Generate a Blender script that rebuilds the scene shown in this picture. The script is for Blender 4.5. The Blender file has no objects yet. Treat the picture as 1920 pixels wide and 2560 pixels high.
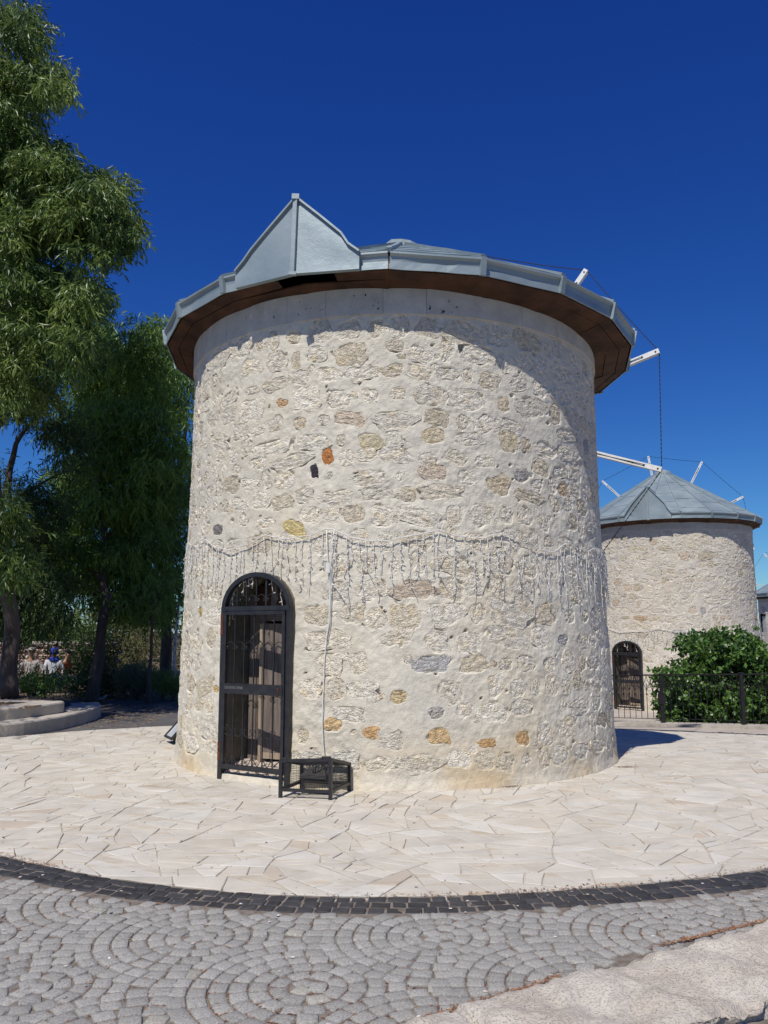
import bpy, math, random
import numpy as np
from mathutils import Vector, Matrix, noise as mn

random.seed(7)
RNG = np.random.default_rng(11)
D2R = math.pi / 180
sc = bpy.context.scene
COL = sc.collection

# ------------------------------------------------------------------ camera, light, exposure
CAM_F, CAM_T, CAM_ROLL, CAM_H = 2064.4, 8.165 * D2R, 0.00255, 1.6      # focal length in photo pixels, pitch, roll, eye height
cam = bpy.data.cameras.new('camera')
cam_ob = bpy.data.objects.new('camera', cam)
COL.objects.link(cam_ob)
cam.sensor_fit = 'VERTICAL'
cam.sensor_height = 36.0
cam.lens = 36.0 * CAM_F / 2560.0
cam.clip_start = 0.05
cam.clip_end = 3000
cam_ob.matrix_world = (Matrix.Translation((0, 0, CAM_H)) @ Matrix.Rotation(math.pi / 2 + CAM_T, 4, 'X')
                       @ Matrix.Rotation(-CAM_ROLL, 4, 'Z'))
sc.camera = cam_ob

SUN_AZ, SUN_EL = -24.9 * D2R, 56.7 * D2R      # azimuth from -Y towards +X
SUN_DIR = Vector((math.sin(SUN_AZ) * math.cos(SUN_EL), -math.cos(SUN_AZ) * math.cos(SUN_EL), math.sin(SUN_EL)))
sun = bpy.data.lights.new('sun', 'SUN')
sun.energy = 4.35
sun.angle = 0.5 * D2R
sun.color = (1.0, 0.955, 0.89)
sun_ob = bpy.data.objects.new('sun', sun)
COL.objects.link(sun_ob)
sun_ob.rotation_euler = SUN_DIR.to_track_quat('Z', 'Y').to_euler()
sun_ob.location = (0, 0, 30)

world = bpy.data.worlds.new('World')
sc.world = world
world.use_nodes = True
wn, wl = world.node_tree.nodes, world.node_tree.links
bg = wn['Background']
sky = wn.new('ShaderNodeTexSky')
sky.sky_type = 'NISHITA'
sky.sun_disc = False
sky.sun_elevation = SUN_EL
sky.sun_rotation = math.atan2(SUN_DIR.x, SUN_DIR.y)
sky.altitude = 200
sky.air_density = 1.0
sky.dust_density = 0.0
sky.ozone_density = 2.5
# the photograph's deep, contrasty rendering of the blue: one gain and power per channel over the whole dome
sp = wn.new('ShaderNodeSeparateColor'); cb = wn.new('ShaderNodeCombineColor')
wl.new(sky.outputs['Color'], sp.inputs['Color'])
for ch, gain, power in (('Red', .1178, 1.66), ('Green', .298, 1.42), ('Blue', 1.09, .97)):
    pw = wn.new('ShaderNodeMath'); pw.operation = 'POWER'; pw.inputs[1].default_value = power
    ml = wn.new('ShaderNodeMath'); ml.operation = 'MULTIPLY'; ml.inputs[1].default_value = gain
    wl.new(sp.outputs[ch], pw.inputs[0]); wl.new(pw.outputs[0], ml.inputs[0]); wl.new(ml.outputs[0], cb.inputs[ch])
wl.new(cb.outputs['Color'], bg.inputs['Color'])
bg.inputs['Strength'].default_value = 0.085

sc.view_settings.view_transform = 'Standard'
sc.view_settings.look = 'None'
sc.view_settings.gamma = 1
sc.view_settings.use_curve_mapping = False
sc.view_settings.exposure = 0.0
sc.render.engine = 'CYCLES'
sc.cycles.max_bounces = 6
sc.cycles.diffuse_bounces = 3
sc.cycles.transparent_max_bounces = 6


# ------------------------------------------------------------------ helpers
def ray(u, v):
    a, b = u - 960, 1280 - v
    X = a * math.cos(CAM_ROLL) + b * math.sin(CAM_ROLL)
    Y = -a * math.sin(CAM_ROLL) + b * math.cos(CAM_ROLL)
    return Vector((X, CAM_F * math.cos(CAM_T) - Y * math.sin(CAM_T), CAM_F * math.sin(CAM_T) + Y * math.cos(CAM_T)))


def at_y(u, v, y):
    """world point seen at photo position (u, v), at depth y"""
    d = ray(u, v)
    return Vector((0, 0, CAM_H)) + d * (y / d.y)


def at_z(u, v, z=0.0):
    d = ray(u, v)
    return Vector((0, 0, CAM_H)) + d * ((z - CAM_H) / d.z)


def hash01(ix, iy, seed):
    ix = ix.astype(np.int64); iy = iy.astype(np.int64)
    h = (ix * 374761393 + iy * 668265263 + seed * 1274126177) & 0xFFFFFFFF
    h = ((h ^ (h >> 13)) * 1274126177) & 0xFFFFFFFF
    h = ((h ^ (h >> 16)) * 2246822519) & 0xFFFFFFFF
    return ((h ^ (h >> 15)) & 0xFFFFFF) / float(0xFFFFFF)


def vn(x, y, seed=0):
    ix, iy = np.floor(x), np.floor(y)
    fx, fy = x - ix, y - iy
    fx = fx * fx * (3 - 2 * fx); fy = fy * fy * (3 - 2 * fy)
    a = hash01(ix, iy, seed); b = hash01(ix + 1, iy, seed)
    c = hash01(ix, iy + 1, seed); d = hash01(ix + 1, iy + 1, seed)
    return (a * (1 - fx) + b * fx) * (1 - fy) + (c * (1 - fx) + d * fx) * fy


def fbm(x, y, seed=0, octv=4, lac=2.1, gain=0.5):
    s = 0; a = 1.0; t = 0
    for i in range(octv):
        s = s + a * (vn(x, y, seed + i * 17) - 0.5); t += a
        x = x * lac; y = y * lac; a *= gain
    return s / t * 2


def sstep(a, b, x):
    t = np.clip((x - a) / (b - a), 0, 1)
    return t * t * (3 - 2 * t)


def ground(x, y):
    """height of the ground: level plaza, falling away behind the tower on the right"""
    x = np.asarray(x, float); y = np.asarray(y, float)
    w = sstep(-2.5, 3.5, x)
    return -0.065 * np.log1p(np.exp((y - 11.5) * 1.2)) / 1.2 * w * (1 - 0.35 * sstep(35, 80, y))


def np_mesh(name, V, F, mats=None, smooth=False, attrs=None):
    """mesh from numpy arrays; F is an (n,3) or (n,4) array, or a list of such arrays"""
    me = bpy.data.meshes.new(name)
    Fs = F if isinstance(F, list) else [F]
    V = np.asarray(V, np.float32)
    me.vertices.add(len(V)); me.vertices.foreach_set('co', V.ravel())
    nl = sum(f.size for f in Fs); nf = sum(len(f) for f in Fs)
    me.loops.add(nl); me.polygons.add(nf)
    me.loops.foreach_set('vertex_index', np.concatenate([f.ravel() for f in Fs]).astype(np.int32))
    tot = np.concatenate([np.full(len(f), f.shape[1]) for f in Fs])
    st = np.concatenate([[0], np.cumsum(tot)[:-1]])
    me.polygons.foreach_set('loop_start', st.astype(np.int32))
    me.polygons.foreach_set('loop_total', tot.astype(np.int32))
    me.polygons.foreach_set('use_smooth', np.full(nf, smooth))
    me.update(calc_edges=True)
    for k, a in (attrs or {}).items():
        if a.ndim == 2:
            at = me.attributes.new(k, 'FLOAT_COLOR', 'POINT')
            at.data.foreach_set('color', np.c_[a, np.ones(len(a))].astype(np.float32).ravel())
        else:
            at = me.attributes.new(k, 'FLOAT', 'POINT')
            at.data.foreach_set('value', a.astype(np.float32))
    for m in (mats if isinstance(mats, (list, tuple)) else [mats]):
        if m: me.materials.append(m)
    return me


def link(name, me, parent=None, loc=None, rot=None, color=None):
    o = bpy.data.objects.new(name, me)
    COL.objects.link(o)
    if parent: o.parent = parent
    if loc is not None: o.location = loc
    if rot is not None: o.rotation_euler = rot
    if color is not None: o.color = (*color, 1)
    return o


def empty(name, loc=(0, 0, 0), rz=0.0):
    o = bpy.data.objects.new(name, None)
    COL.objects.link(o)
    o.location = loc; o.rotation_euler = (0, 0, rz)
    o.empty_display_size = 0.2
    return o


def tag(o, label=None, cat=None, group=None, kind=None):
    if label: o['label'] = label
    if cat: o['category'] = cat
    if group: o['group'] = group
    if kind: o['kind'] = kind
    return o


class MB:
    """collects boxes, bars, tubes and polygons into one mesh"""
    def __init__(s): s.v = []; s.f = []

    def add(s, vs, fs):
        n = len(s.v)
        s.v += [tuple(p) for p in vs]; s.f += [tuple(i + n for i in f) for f in fs]
        return s

    def hexa(s, p):           # 8 points: bottom ring 0-3, top ring 4-7
        return s.add(p, [(3, 2, 1, 0), (4, 5, 6, 7), (0, 1, 5, 4), (1, 2, 6, 5), (2, 3, 7, 6), (3, 0, 4, 7)])

    def box(s, x0, x1, y0, y1, z0, z1):
        return s.hexa([(x0, y0, z0), (x1, y0, z0), (x1, y1, z0), (x0, y1, z0), (x0, y0, z1), (x1, y0, z1), (x1, y1, z1), (x0, y1, z1)])

    def bar(s, a, b, w, h=None, up=(0, 0, 1), w2=None, h2=None):
        a, b = Vector(a), Vector(b); h = h or w; w2 = w2 or w; h2 = h2 or h
        d = (b - a).normalized(); up = Vector(up)
        if abs(d.dot(up)) > 0.97: up = Vector((0, 1, 0)) if abs(d.y) < .9 else Vector((1, 0, 0))
        r = d.cross(up).normalized(); u = r.cross(d).normalized()
        q = []
        for c, ww, hh in ((a, w, h), (b, w2, h2)):
            q += [c - r * ww / 2 - u * hh / 2, c + r * ww / 2 - u * hh / 2, c + r * ww / 2 + u * hh / 2, c - r * ww / 2 + u * hh / 2]
        return s.hexa(q)

    def tube(s, pts, rad, n=6, cap=True):
        pts = [Vector(p) for p in pts]; m = len(pts)
        rad = rad if isinstance(rad, (list, tuple)) else [rad] * m
        b = len(s.v); prev = None
        for i, p in enumerate(pts):
            d = (pts[min(i + 1, m - 1)] - pts[max(i - 1, 0)])
            if d.length < 1e-9: d = Vector((0, 0, 1))
            d.normalize()
            if prev is None:
                prev = d.orthogonal().normalized()
            prev = (prev - d * prev.dot(d))
            prev = prev.normalized() if prev.length > 1e-6 else d.orthogonal().normalized()
            q = d.cross(prev)
            for k in range(n):
                a = 2 * math.pi * k / n
                s.v.append(tuple(p + (prev * math.cos(a) + q * math.sin(a)) * rad[i]))
        for i in range(m - 1):
            for k in range(n):
                k2 = (k + 1) % n
                s.f.append((b + i * n + k, b + i * n + k2, b + (i + 1) * n + k2, b + (i + 1) * n + k))
        if cap:
            s.f.append(tuple(b + k for k in range(n))[::-1]); s.f.append(tuple(b + (m - 1) * n + k for k in range(n)))
        return s

    def sweep(s, pts, w, h, up=(0, 0, 1)):
        """rectangular section swept along pts; w across, h along `up`"""
        pts = [Vector(p) for p in pts]; m = len(pts); b = len(s.v); up = Vector(up)
        for i, p in enumerate(pts):
            d = (pts[min(i + 1, m - 1)] - pts[max(i - 1, 0)]).normalized()
            r = d.cross(up)
            r = r.normalized() if r.length > 1e-5 else Vector((1, 0, 0))
            u = r.cross(d).normalized()
            for sx, sy in ((-1, -1), (1, -1), (1, 1), (-1, 1)):
                s.v.append(tuple(p + r * sx * w / 2 + u * sy * h / 2))
        for i in range(m - 1):
            for k in range(4):
                k2 = (k + 1) % 4
                s.f.append((b + i * 4 + k, b + i * 4 + k2, b + (i + 1) * 4 + k2, b + (i + 1) * 4 + k))
        s.f.append((b + 3, b + 2, b + 1, b)); e = b + (m - 1) * 4; s.f.append((e, e + 1, e + 2, e + 3))
        return s

    def mesh(s, name, mat=None, smooth=False, bevel=0):
        me = bpy.data.meshes.new(name)
        me.from_pydata(s.v, [], s.f)
        if smooth:
            me.polygons.foreach_set('use_smooth', [True] * len(me.polygons))
        if mat: me.materials.append(mat)
        me.update()
        return me

    def build(s, name, mat=None, parent=None, smooth=False, loc=None, rot=None, color=None):
        return link(name, s.mesh(name, mat, smooth), parent, loc, rot, color)


# ------------------------------------------------------------------ materials
def material(name, col=(.5, .5, .5), col2=None, nscale=4.0, rough=.85, metal=0.0, spec=0.3, bump=0.0, bscale=40.0, bump2=0.0,
             bscale2=8.0, src=None, var=0.15, coords='world', stretch=None, transl=0.0, pits=0.0, pscale=60.0, rough2=None, detail=5):
    """procedural material. src: 'object' takes the object's colour, 'tint' the mesh attribute `tint`,
    'leaf' a float attribute running from col to col2"""
    m = bpy.data.materials.new(name); m.use_nodes = True
    N, L = m.node_tree.nodes, m.node_tree.links
    P = N['Principled BSDF']; out = N['Material Output']
    P.inputs['Roughness'].default_value = rough; P.inputs['Metallic'].default_value = metal
    P.inputs['Specular IOR Level'].default_value = spec
    if coords == 'world':
        g = N.new('ShaderNodeNewGeometry'); vec = g.outputs['Position']
    else:
        g = N.new('ShaderNodeTexCoord'); vec = g.outputs['Object']
    if stretch:
        mp = N.new('ShaderNodeMapping'); mp.inputs['Scale'].default_value = stretch
        L.new(vec, mp.inputs['Vector']); vec = mp.outputs['Vector']

    def tex(scale, det=detail, ro=.6):
        t = N.new('ShaderNodeTexNoise'); t.inputs['Scale'].default_value = scale
        t.inputs['Detail'].default_value = det; t.inputs['Roughness'].default_value = ro
        L.new(vec, t.inputs['Vector']); return t
    n1 = tex(nscale)
    if src in ('object', 'tint'):
        if src == 'object':
            oi = N.new('ShaderNodeObjectInfo'); base = oi.outputs['Color']
        else:
            a = N.new('ShaderNodeAttribute'); a.attribute_name = 'tint'; base = a.outputs['Color']
        mr = N.new('ShaderNodeMapRange'); L.new(n1.outputs['Fac'], mr.inputs['Value'])
        mr.inputs['From Min'].default_value = .3; mr.inputs['From Max'].default_value = .7
        mr.inputs['To Min'].default_value = 1 - var; mr.inputs['To Max'].default_value = 1 + var
        vm = N.new('ShaderNodeVectorMath'); vm.operation = 'SCALE'
        L.new(base, vm.inputs[0]); L.new(mr.outputs['Result'], vm.inputs['Scale']); colout = vm.outputs['Vector']
    else:
        mix = N.new('ShaderNodeMix'); mix.data_type = 'RGBA'
        mix.inputs['A'].default_value = (*col, 1); mix.inputs['B'].default_value = (*(col2 or tuple(c * (1 - var * 1.5) for c in col)), 1)
        if src == 'leaf':
            a = N.new('ShaderNodeAttribute'); a.attribute_name = 'leaf'; L.new(a.outputs['Fac'], mix.inputs['Factor'])
        else:
            mr = N.new('ShaderNodeMapRange'); L.new(n1.outputs['Fac'], mr.inputs['Value'])
            mr.inputs['From Min'].default_value = .35; mr.inputs['From Max'].default_value = .65
            L.new(mr.outputs['Result'], mix.inputs['Factor'])
        colout = mix.outputs['Result']
    L.new(colout, P.inputs['Base Color'])
    if rough2 is not None:
        mr2 = N.new('ShaderNodeMapRange'); L.new(n1.outputs['Fac'], mr2.inputs['Value'])
        mr2.inputs['To Min'].default_value = rough; mr2.inputs['To Max'].default_value = rough2
        L.new(mr2.outputs['Result'], P.inputs['Roughness'])
    nrm = None
    for st, scl in ((bump2, bscale2), (bump, bscale)):
        if st > 0:
            t = tex(scl, 6, .65); b = N.new('ShaderNodeBump'); b.inputs['Strength'].default_value = 1
            b.inputs['Distance'].default_value = st; L.new(t.outputs['Fac'], b.inputs['Height'])
            if nrm: L.new(nrm, b.inputs['Normal'])
            nrm = b.outputs['Normal']
    if pits > 0:
        v = N.new('ShaderNodeTexVoronoi'); v.inputs['Scale'].default_value = pscale
        tt = tex(pscale * .7, 3)
        ad = N.new('ShaderNodeVectorMath'); ad.operation = 'MULTIPLY_ADD'
        ad.inputs[1].default_value = (.02, .02, .02)
        L.new(tt.outputs['Color'], ad.inputs[0]); L.new(vec, ad.inputs[2]); L.new(ad.outputs['Vector'], v.inputs['Vector'])
        mr3 = N.new('ShaderNodeMapRange'); mr3.inputs['From Max'].default_value = .55
        L.new(v.outputs['Distance'], mr3.inputs['Value'])
        b = N.new('ShaderNodeBump'); b.inputs['Strength'].default_value = 1; b.inputs['Distance'].default_value = pits
        L.new(mr3.outputs['Result'], b.inputs['Height'])
        if nrm: L.new(nrm, b.inputs['Normal'])
        nrm = b.outputs['Normal']
    if nrm: L.new(nrm, P.inputs['Normal'])
    if transl > 0:
        T = N.new('ShaderNodeBsdfTranslucent'); hs = N.new('ShaderNodeHueSaturation'); hs.inputs['Value'].default_value = 1.3
        hs.inputs['Hue'].default_value = .48
        L.new(colout, hs.inputs['Color']); L.new(hs.outputs['Color'], T.inputs['Color'])
        ms = N.new('ShaderNodeMixShader'); ms.inputs['Fac'].default_value = transl
        L.new(P.outputs['BSDF'], ms.inputs[1]); L.new(T.outputs['BSDF'], ms.inputs[2]); L.new(ms.outputs['Shader'], out.inputs['Surface'])
    return m


MAT = dict(
    wood_dark=material('dark_wood', (.095, .044, .024), (.035, .017, .010), 3, .75, bump=.004, bscale=30, stretch=(1, 1, 1)),
    wood_door=material('weathered_door_wood', (.22, .18, .15), (.13, .10, .085), 5, .8, bump=.004, bscale=25, coords='object', stretch=(6, 6, .6)),
    wood_pale=material('bare_wood', (.42, .33, .24), (.3, .22, .15), 6, .8, bump=.003, bscale=30, coords='object', stretch=(6, 6, .6)),
    zinc=material('zinc_sheet', (.255, .315, .33), (.33, .39, .40), 1.3, .42, metal=.35, spec=.5, bump2=.012, bscale2=1.6, rough2=.6, detail=2),
    zinc_dull=material('dull_zinc', (.24, .29, .30), (.30, .35, .36), 5, .8, metal=0, spec=.2),
    iron=material('black_painted_iron', (.014, .015, .019), (.03, .028, .028), 12, .42, spec=.5, bump=.002, bscale=60),
    rust=material('rusty_iron', (.16, .05, .02), (.05, .02, .012), 30, .9, bump=.003, bscale=80),
    white_paint=material('white_paint', (.80, .80, .77), (.68, .67, .63), 14, .5, bump=.002, bscale=30),
    chain=material('dark_chain', (.02, .02, .028), None, 20, .5, metal=.3),
    cable=material('pale_cable', (.76, .75, .71), (.60, .58, .54), 20, .55),
    bark=material('eucalyptus_bark', (.13, .105, .09), (.055, .042, .035), 3, .9, bump=.03, bscale=9, stretch=(1, 1, .3)),
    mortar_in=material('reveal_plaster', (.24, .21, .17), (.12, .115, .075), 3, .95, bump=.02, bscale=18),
    concrete=material('kerb_concrete', (.50, .455, .39), (.38, .34, .285), 2.2, .9, bump=.008, bscale=30, bump2=.01, bscale2=6),
    asphalt=material('old_asphalt', (.13, .125, .12), (.085, .08, .08), 1.5, .95, bump=.008, bscale=90),
    earth=material('dry_earth', (.23, .175, .125), (.12, .095, .065), 1.3, .95, bump=.02, bscale=20),
    scratch=material('scratched_paint', (.30, .30, .30), None, 50, .8),
    glass=material('lamp_glass', (.55, .58, .6), None, 5, .15, spec=.6),
)
M_WALL = material('lime_mortar', src='tint', nscale=13, var=.10, rough=.95, bump=.006, bscale=75, bump2=.009, bscale2=14)
M_STONE = material('tuff_stone', src='object', nscale=22, var=.30, rough=.97, bump=.008, bscale=60, pits=.008, pscale=55, bump2=.012, bscale2=14)
M_STONE_T = material('tuff_stone_small', src='tint', nscale=22, var=.30, rough=.97, bump=.008, bscale=60, pits=.008, pscale=55, bump2=.012, bscale2=14)
for m_ in (M_STONE, M_STONE_T):                                  # ochre patches inside the tuff
    N, L = m_.node_tree.nodes, m_.node_tree.links
    P = N['Principled BSDF']; old = P.inputs['Base Color'].links[0].from_socket
    g = N.new('ShaderNodeNewGeometry'); t = N.new('ShaderNodeTexNoise'); t.inputs['Scale'].default_value = 7; t.inputs['Detail'].default_value = 5
    t.inputs['Roughness'].default_value = .7
    L.new(g.outputs['Position'], t.inputs['Vector']); mr = N.new('ShaderNodeMapRange'); mr.inputs['From Min'].default_value = .52; mr.inputs['From Max'].default_value = .74
    L.new(t.outputs['Fac'], mr.inputs['Value']); mx = N.new('ShaderNodeMix'); mx.data_type = 'RGBA'; mx.blend_type = 'MULTIPLY'
    mx.inputs['B'].default_value = (.95, .84, .64, 1); L.new(mr.outputs['Result'], mx.inputs['Factor']); L.new(old, mx.inputs['A']); L.new(mx.outputs['Result'], P.inputs['Base Color'])
M_BAND = material('dressed_band_stone', src='object', nscale=5, var=.14, rough=.9, bump=.004, bscale=50, bump2=.01, bscale2=9)


# ------------------------------------------------------------------ stone shapes shared by every wall
def stone_shape(seed, rings=6, seg=20):
    """irregular rough patch of about 1 x 1, front towards -Y, edge sunk behind the mortar"""
    r = random.Random(seed)
    ph = [r.uniform(0, 6.28) for _ in range(5)]; am = [r.uniform(.03, .10) for _ in range(5)]
    n_exp = r.uniform(2.4, 4.0)
    V = [(0, -0.5, 0)]; F = []
    for i in range(1, rings + 1):
        t = i / rings
        for k in range(seg):
            a = 2 * math.pi * (k + .5 * (i % 2)) / seg
            c, s = math.cos(a), math.sin(a)
            R = (abs(c) ** n_exp + abs(s) ** n_exp) ** (-1 / n_exp) * .5
            R *= 1 + sum(am[j] * math.sin((j + 2) * a + ph[j]) for j in range(5))
            jit = mn.noise(Vector((c * t * 5 + seed, s * t * 5, seed * 3.1))) * .04
            V.append(((R * t + jit * t) * c, 0, (R * t + jit * t) * s))
    W = []
    for (x, _, z) in V:
        q = min(1, 2 * math.hypot(x, z))
        h = 1.0 * mn.noise(Vector((x * 5 + seed * 7, z * 5, seed))) + .6 * mn.noise(Vector((x * 13 + seed * 7, z * 13, seed)))
        W.append((x, -(.9 * h + .35 * (1 - q * q)), z))       # in units of relief height, scaled by the object's y scale
    b = len(W)
    for k in range(seg):                                    # rim going back into the wall
        x, y, z = W[1 + (rings - 1) * seg + k]
        W.append((x * 1.06, 2.6, z * 1.06))
    for k in range(seg): F.append((0, 1 + (k + 1) % seg, 1 + k))
    quads = []
    for i in range(rings):
        o = 1 + i * seg; p = o + seg
        for k in range(seg):
            k2 = (k + 1) % seg
            quads.append((o + k, o + k2, p + k2, p + k))
    return np.array(W, float), np.array(F), np.array(quads)


STONE_SHAPES = [stone_shape(s) for s in range(18)]
STONE_SHAPES_LO = [stone_shape(s, 3, 12) for s in range(10)]


def stone_meshes(shapes, nm, mat):
    return [np_mesh(nm, W, [F, Q], mat, smooth=False) for W, F, Q in shapes]


STONE_ME = stone_meshes(STONE_SHAPES, 'wall_stone', M_STONE)
STONE_ME_LO = stone_meshes(STONE_SHAPES_LO, 'wall_stone', M_STONE)


def stone_colour(r):
    p = r.random()
    if p < .60: c = (.70, .645, .53)
    elif p < .86: c = (.685, .62, .49)
    elif p < .955: c = (.60, .53, .40)
    elif p < .97: c = (.48, .46, .43)
    elif p < .995: c = (.60, .50, .38)
    else: c = (.56, .43, .29)
    k = r.uniform(.88, 1.1)
    return tuple(x * k for x in c)


def make_tower(name, label, cx, cy, base, R, H, zb, Re, apex, face, v0, dorm, door, wheel, specials, label_extra=None, grid=.015,
               n_parts=300, row=.245, colw=.34, band_n=20, seed=1, gate_label=None, taper=.09, dorm_h=.93, roof_shift=(0, 0, 0, 0), window=None, relief=1.0,
               stone_gain=1.0, tint=(.65, .602, .492)):
    """windmill in local coordinates about its own foot: root > wall, roof, gate, door, sail wheel"""
    rr = random.Random(seed)
    root = empty(name, (cx, cy, base))
    tag(root, label, 'windmill')
    prof = lambda z: R + taper * np.clip(1 - z / 3.2, 0, 1) + .015 * np.clip(1 - z / .12, 0, 1) ** 2
    # ---------------------------------------------------------- wall grid
    span = 108 * D2R
    nf = int(2 * span * R / grid); nb = 24
    th = np.concatenate([face + np.linspace(-span, span, nf, endpoint=False), face + span + np.linspace(0, 2 * math.pi - 2 * span, nb, endpoint=False)])
    zs = np.linspace(-.9 if base < -.5 or True else 0, H, int((H + .9) / grid)); zs = zs[(zs > -.06) | (np.arange(len(zs)) % 8 == 0)]
    T, Z = np.meshgrid(th, zs); S = (T - face) * R
    disp = .018 * fbm(S * .9, Z * .9, seed, 3) + .012 * fbm(S * 4, Z * 4, seed + 3, 3) * relief + .004 * fbm(S * 22, Z * 22, seed + 5, 3)
    disp += .012 * relief * sstep(.2, .8, vn(S * 1.3, Z * 1.3, seed + 40)) * fbm(S * 9, Z * 9, seed + 41, 3)
    col = np.ones(T.shape + (3,)) * np.array(tint)
    n1 = fbm(S * .55, Z * .55, seed + 7, 4)[..., None]
    col = col * (1 + .09 * n1)
    warm = sstep(.0, .7, fbm(S * .8 + 9, Z * .7, seed + 9, 4))[..., None]
    col = col * (1 - warm * .8 * (1 - np.array([1.0, .95, .86])))
    grey = sstep(.05, .6, fbm(S * .7 + 31, Z * .35, seed + 21, 4))[..., None]
    col = col * (1 - grey * (1 - np.array([.90, .905, .92])))
    foot = (sstep(.75, .0, Z) * (.1 + .8 * sstep(-.3, .5, fbm(S * 1.4, Z * 2.2, seed + 11, 4))))[..., None]
    col = col * (1 - foot * (1 - np.array([.93, .80, .62])))
    col = col * (1 + .05 * fbm(S * 14, Z * 14, seed + 15, 2)[..., None])

    # ---------------------------------------------------------- stones
    stones = []          # s, z, half width, half height, colour, tilt
    dth, dhw, dh = (door if door else (99, 0, 0))
    z = .16
    while z < H - .52:
        rh = row * rr.uniform(.82, 1.18)
        s = -span * R + rr.uniform(0, colw)
        while s < span * R:
            w = colw * rr.choice((.62, .8, 1, 1, 1.25, 1.5)) * rr.uniform(.85, 1.15)
            zz = z + rh / 2 + rr.uniform(-.035, .035)
            hw = w * rr.uniform(.31, .44); hh = rh * rr.uniform(.31, .45)
            if rr.random() < .12: hw *= .6; hh *= .6
            if rr.random() < .95: stones.append([s + w / 2, zz, hw, hh, stone_colour(rr), rr.uniform(-.22, .22), 1.0])
            if rr.random() < .22:
                stones.append([s + w * 1.0, zz + rr.uniform(-.1, .1), rr.uniform(.022, .045), rr.uniform(.018, .04), stone_colour(rr), rr.uniform(-.5, .5), 1.0])
            s += w
        z += rh
    for (sa, sz, shw, shh, sc_, st) in specials:
        ss = (sa - face) * R; shw *= .86; shh *= .88
        stones = [q for q in stones if abs(q[0] - ss) > (q[2] + shw) * .8 or abs(q[1] - sz) > (q[3] + shh) * .8]
        stones.append([ss, sz, shw, shh, sc_, st, 1.3])
    ok = []
    for q in stones:
        a = q[0] / R + face
        if door and abs((a - dth) * R) < dhw + q[2] + .03 and q[1] < dh + q[3] + .02: continue
        if window and abs((a - window[0]) * R) < window[1] + q[2] and abs(q[1] - window[2]) < window[3] + q[3]: continue
        if abs(q[0]) > span * R - .2: continue
        ok.append(q)
    stones = ok
    i_of = lambda s: int((s / R + span) / (2 * span) * nf)
    for q in stones:
        s0, z0, hw, hh, c, ti, pr = q
        i0, i1 = max(0, i_of(s0 - hw * 1.4)), min(nf, i_of(s0 + hw * 1.4) + 1)
        j0, j1 = np.searchsorted(zs, (z0 - hh * 1.5, z0 + hh * 1.5))
        s = S[j0:j1, i0:i1] - s0; t = Z[j0:j1, i0:i1] - z0
        s, t = s * math.cos(ti) + t * math.sin(ti), -s * math.sin(ti) + t * math.cos(ti)
        d = (np.abs(s / hw) ** 2.8 + np.abs(t / hh) ** 2.8) ** (1 / 2.8) + .46 * fbm(S[j0:j1, i0:i1] * 10, Z[j0:j1, i0:i1] * 10, seed + 60, 3)
        m = sstep(1.16, .80, d)
        disp[j0:j1, i0:i1] -= m * .025
    if grid < .02:                                             # small holes eaten into the stones
        for _ in range(150):
            s0, z0 = rr.uniform(-1.3, 1.3) * R, rr.uniform(.3, 4.8); r0 = rr.choice((.014, .018, .022, .03))
            i0, i1 = max(0, i_of(s0 - r0 * 2)), min(nf, i_of(s0 + r0 * 2) + 1); j0, j1 = np.searchsorted(zs, (z0 - r0 * 2, z0 + r0 * 2))
            d = np.hypot(S[j0:j1, i0:i1] - s0, (Z[j0:j1, i0:i1] - z0) * 1.2)
            disp[j0:j1, i0:i1] -= .045 * sstep(r0 * 1.2, r0 * .5, d)
    # ---------------------------------------------------------- faces, with the doorway left out
    X = (prof(Z) + disp)
    V = np.stack([X * np.sin(T), -X * np.cos(T), Z], -1).reshape(-1, 3)
    nt, nz = len(th), len(zs)
    ii, jj = np.meshgrid(np.arange(nt), np.arange(nz - 1)); i2 = (ii + 1) % nt
    F = np.stack([jj * nt + ii, jj * nt + i2, (jj + 1) * nt + i2, (jj + 1) * nt + ii], -1).reshape(-1, 4)

    def cut(th0, hw, z0, z1, arch):
        fx = (th[ii].ravel() - th0 + math.pi) % (2 * math.pi) - math.pi
        fx = R * np.sin(fx) * (np.abs(fx) < 1.2) + 99 * (np.abs(fx) >= 1.2); fz = zs[jj].ravel()
        e = .012 * fbm(fz * 9, fx * 9, 5, 2)
        top = z1 - arch + arch * np.sqrt(np.clip(1 - (fx / hw) ** 2, 0, 1)) if arch else z1
        return (np.abs(fx) < hw + e) & (fz > z0) & (fz < top + e)
    keep = np.ones(len(F), bool)
    if door: keep &= ~cut(dth, dhw, .06, dh, .36)
    if window: keep &= ~cut(window[0], window[1], window[2] - window[3], window[2] + window[3], 0)
    wall = link('wall', np_mesh('wall', V, F[keep], M_WALL, False, {'tint': col.reshape(-1, 3)}), root)
    # ---------------------------------------------------------- stones as parts
    def vis(q): return q[2] * q[3] * max(.02, math.cos(q[0] / R)) * (1.15 - .03 * q[1])
    stones.sort(key=vis, reverse=True)
    lo = grid > .02
    ME = STONE_ME_LO if lo else STONE_ME; SH = STONE_SHAPES_LO if lo else STONE_SHAPES
    JV, JF3, JF4, JC = [], [], [], []; nb_ = 0
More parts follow.
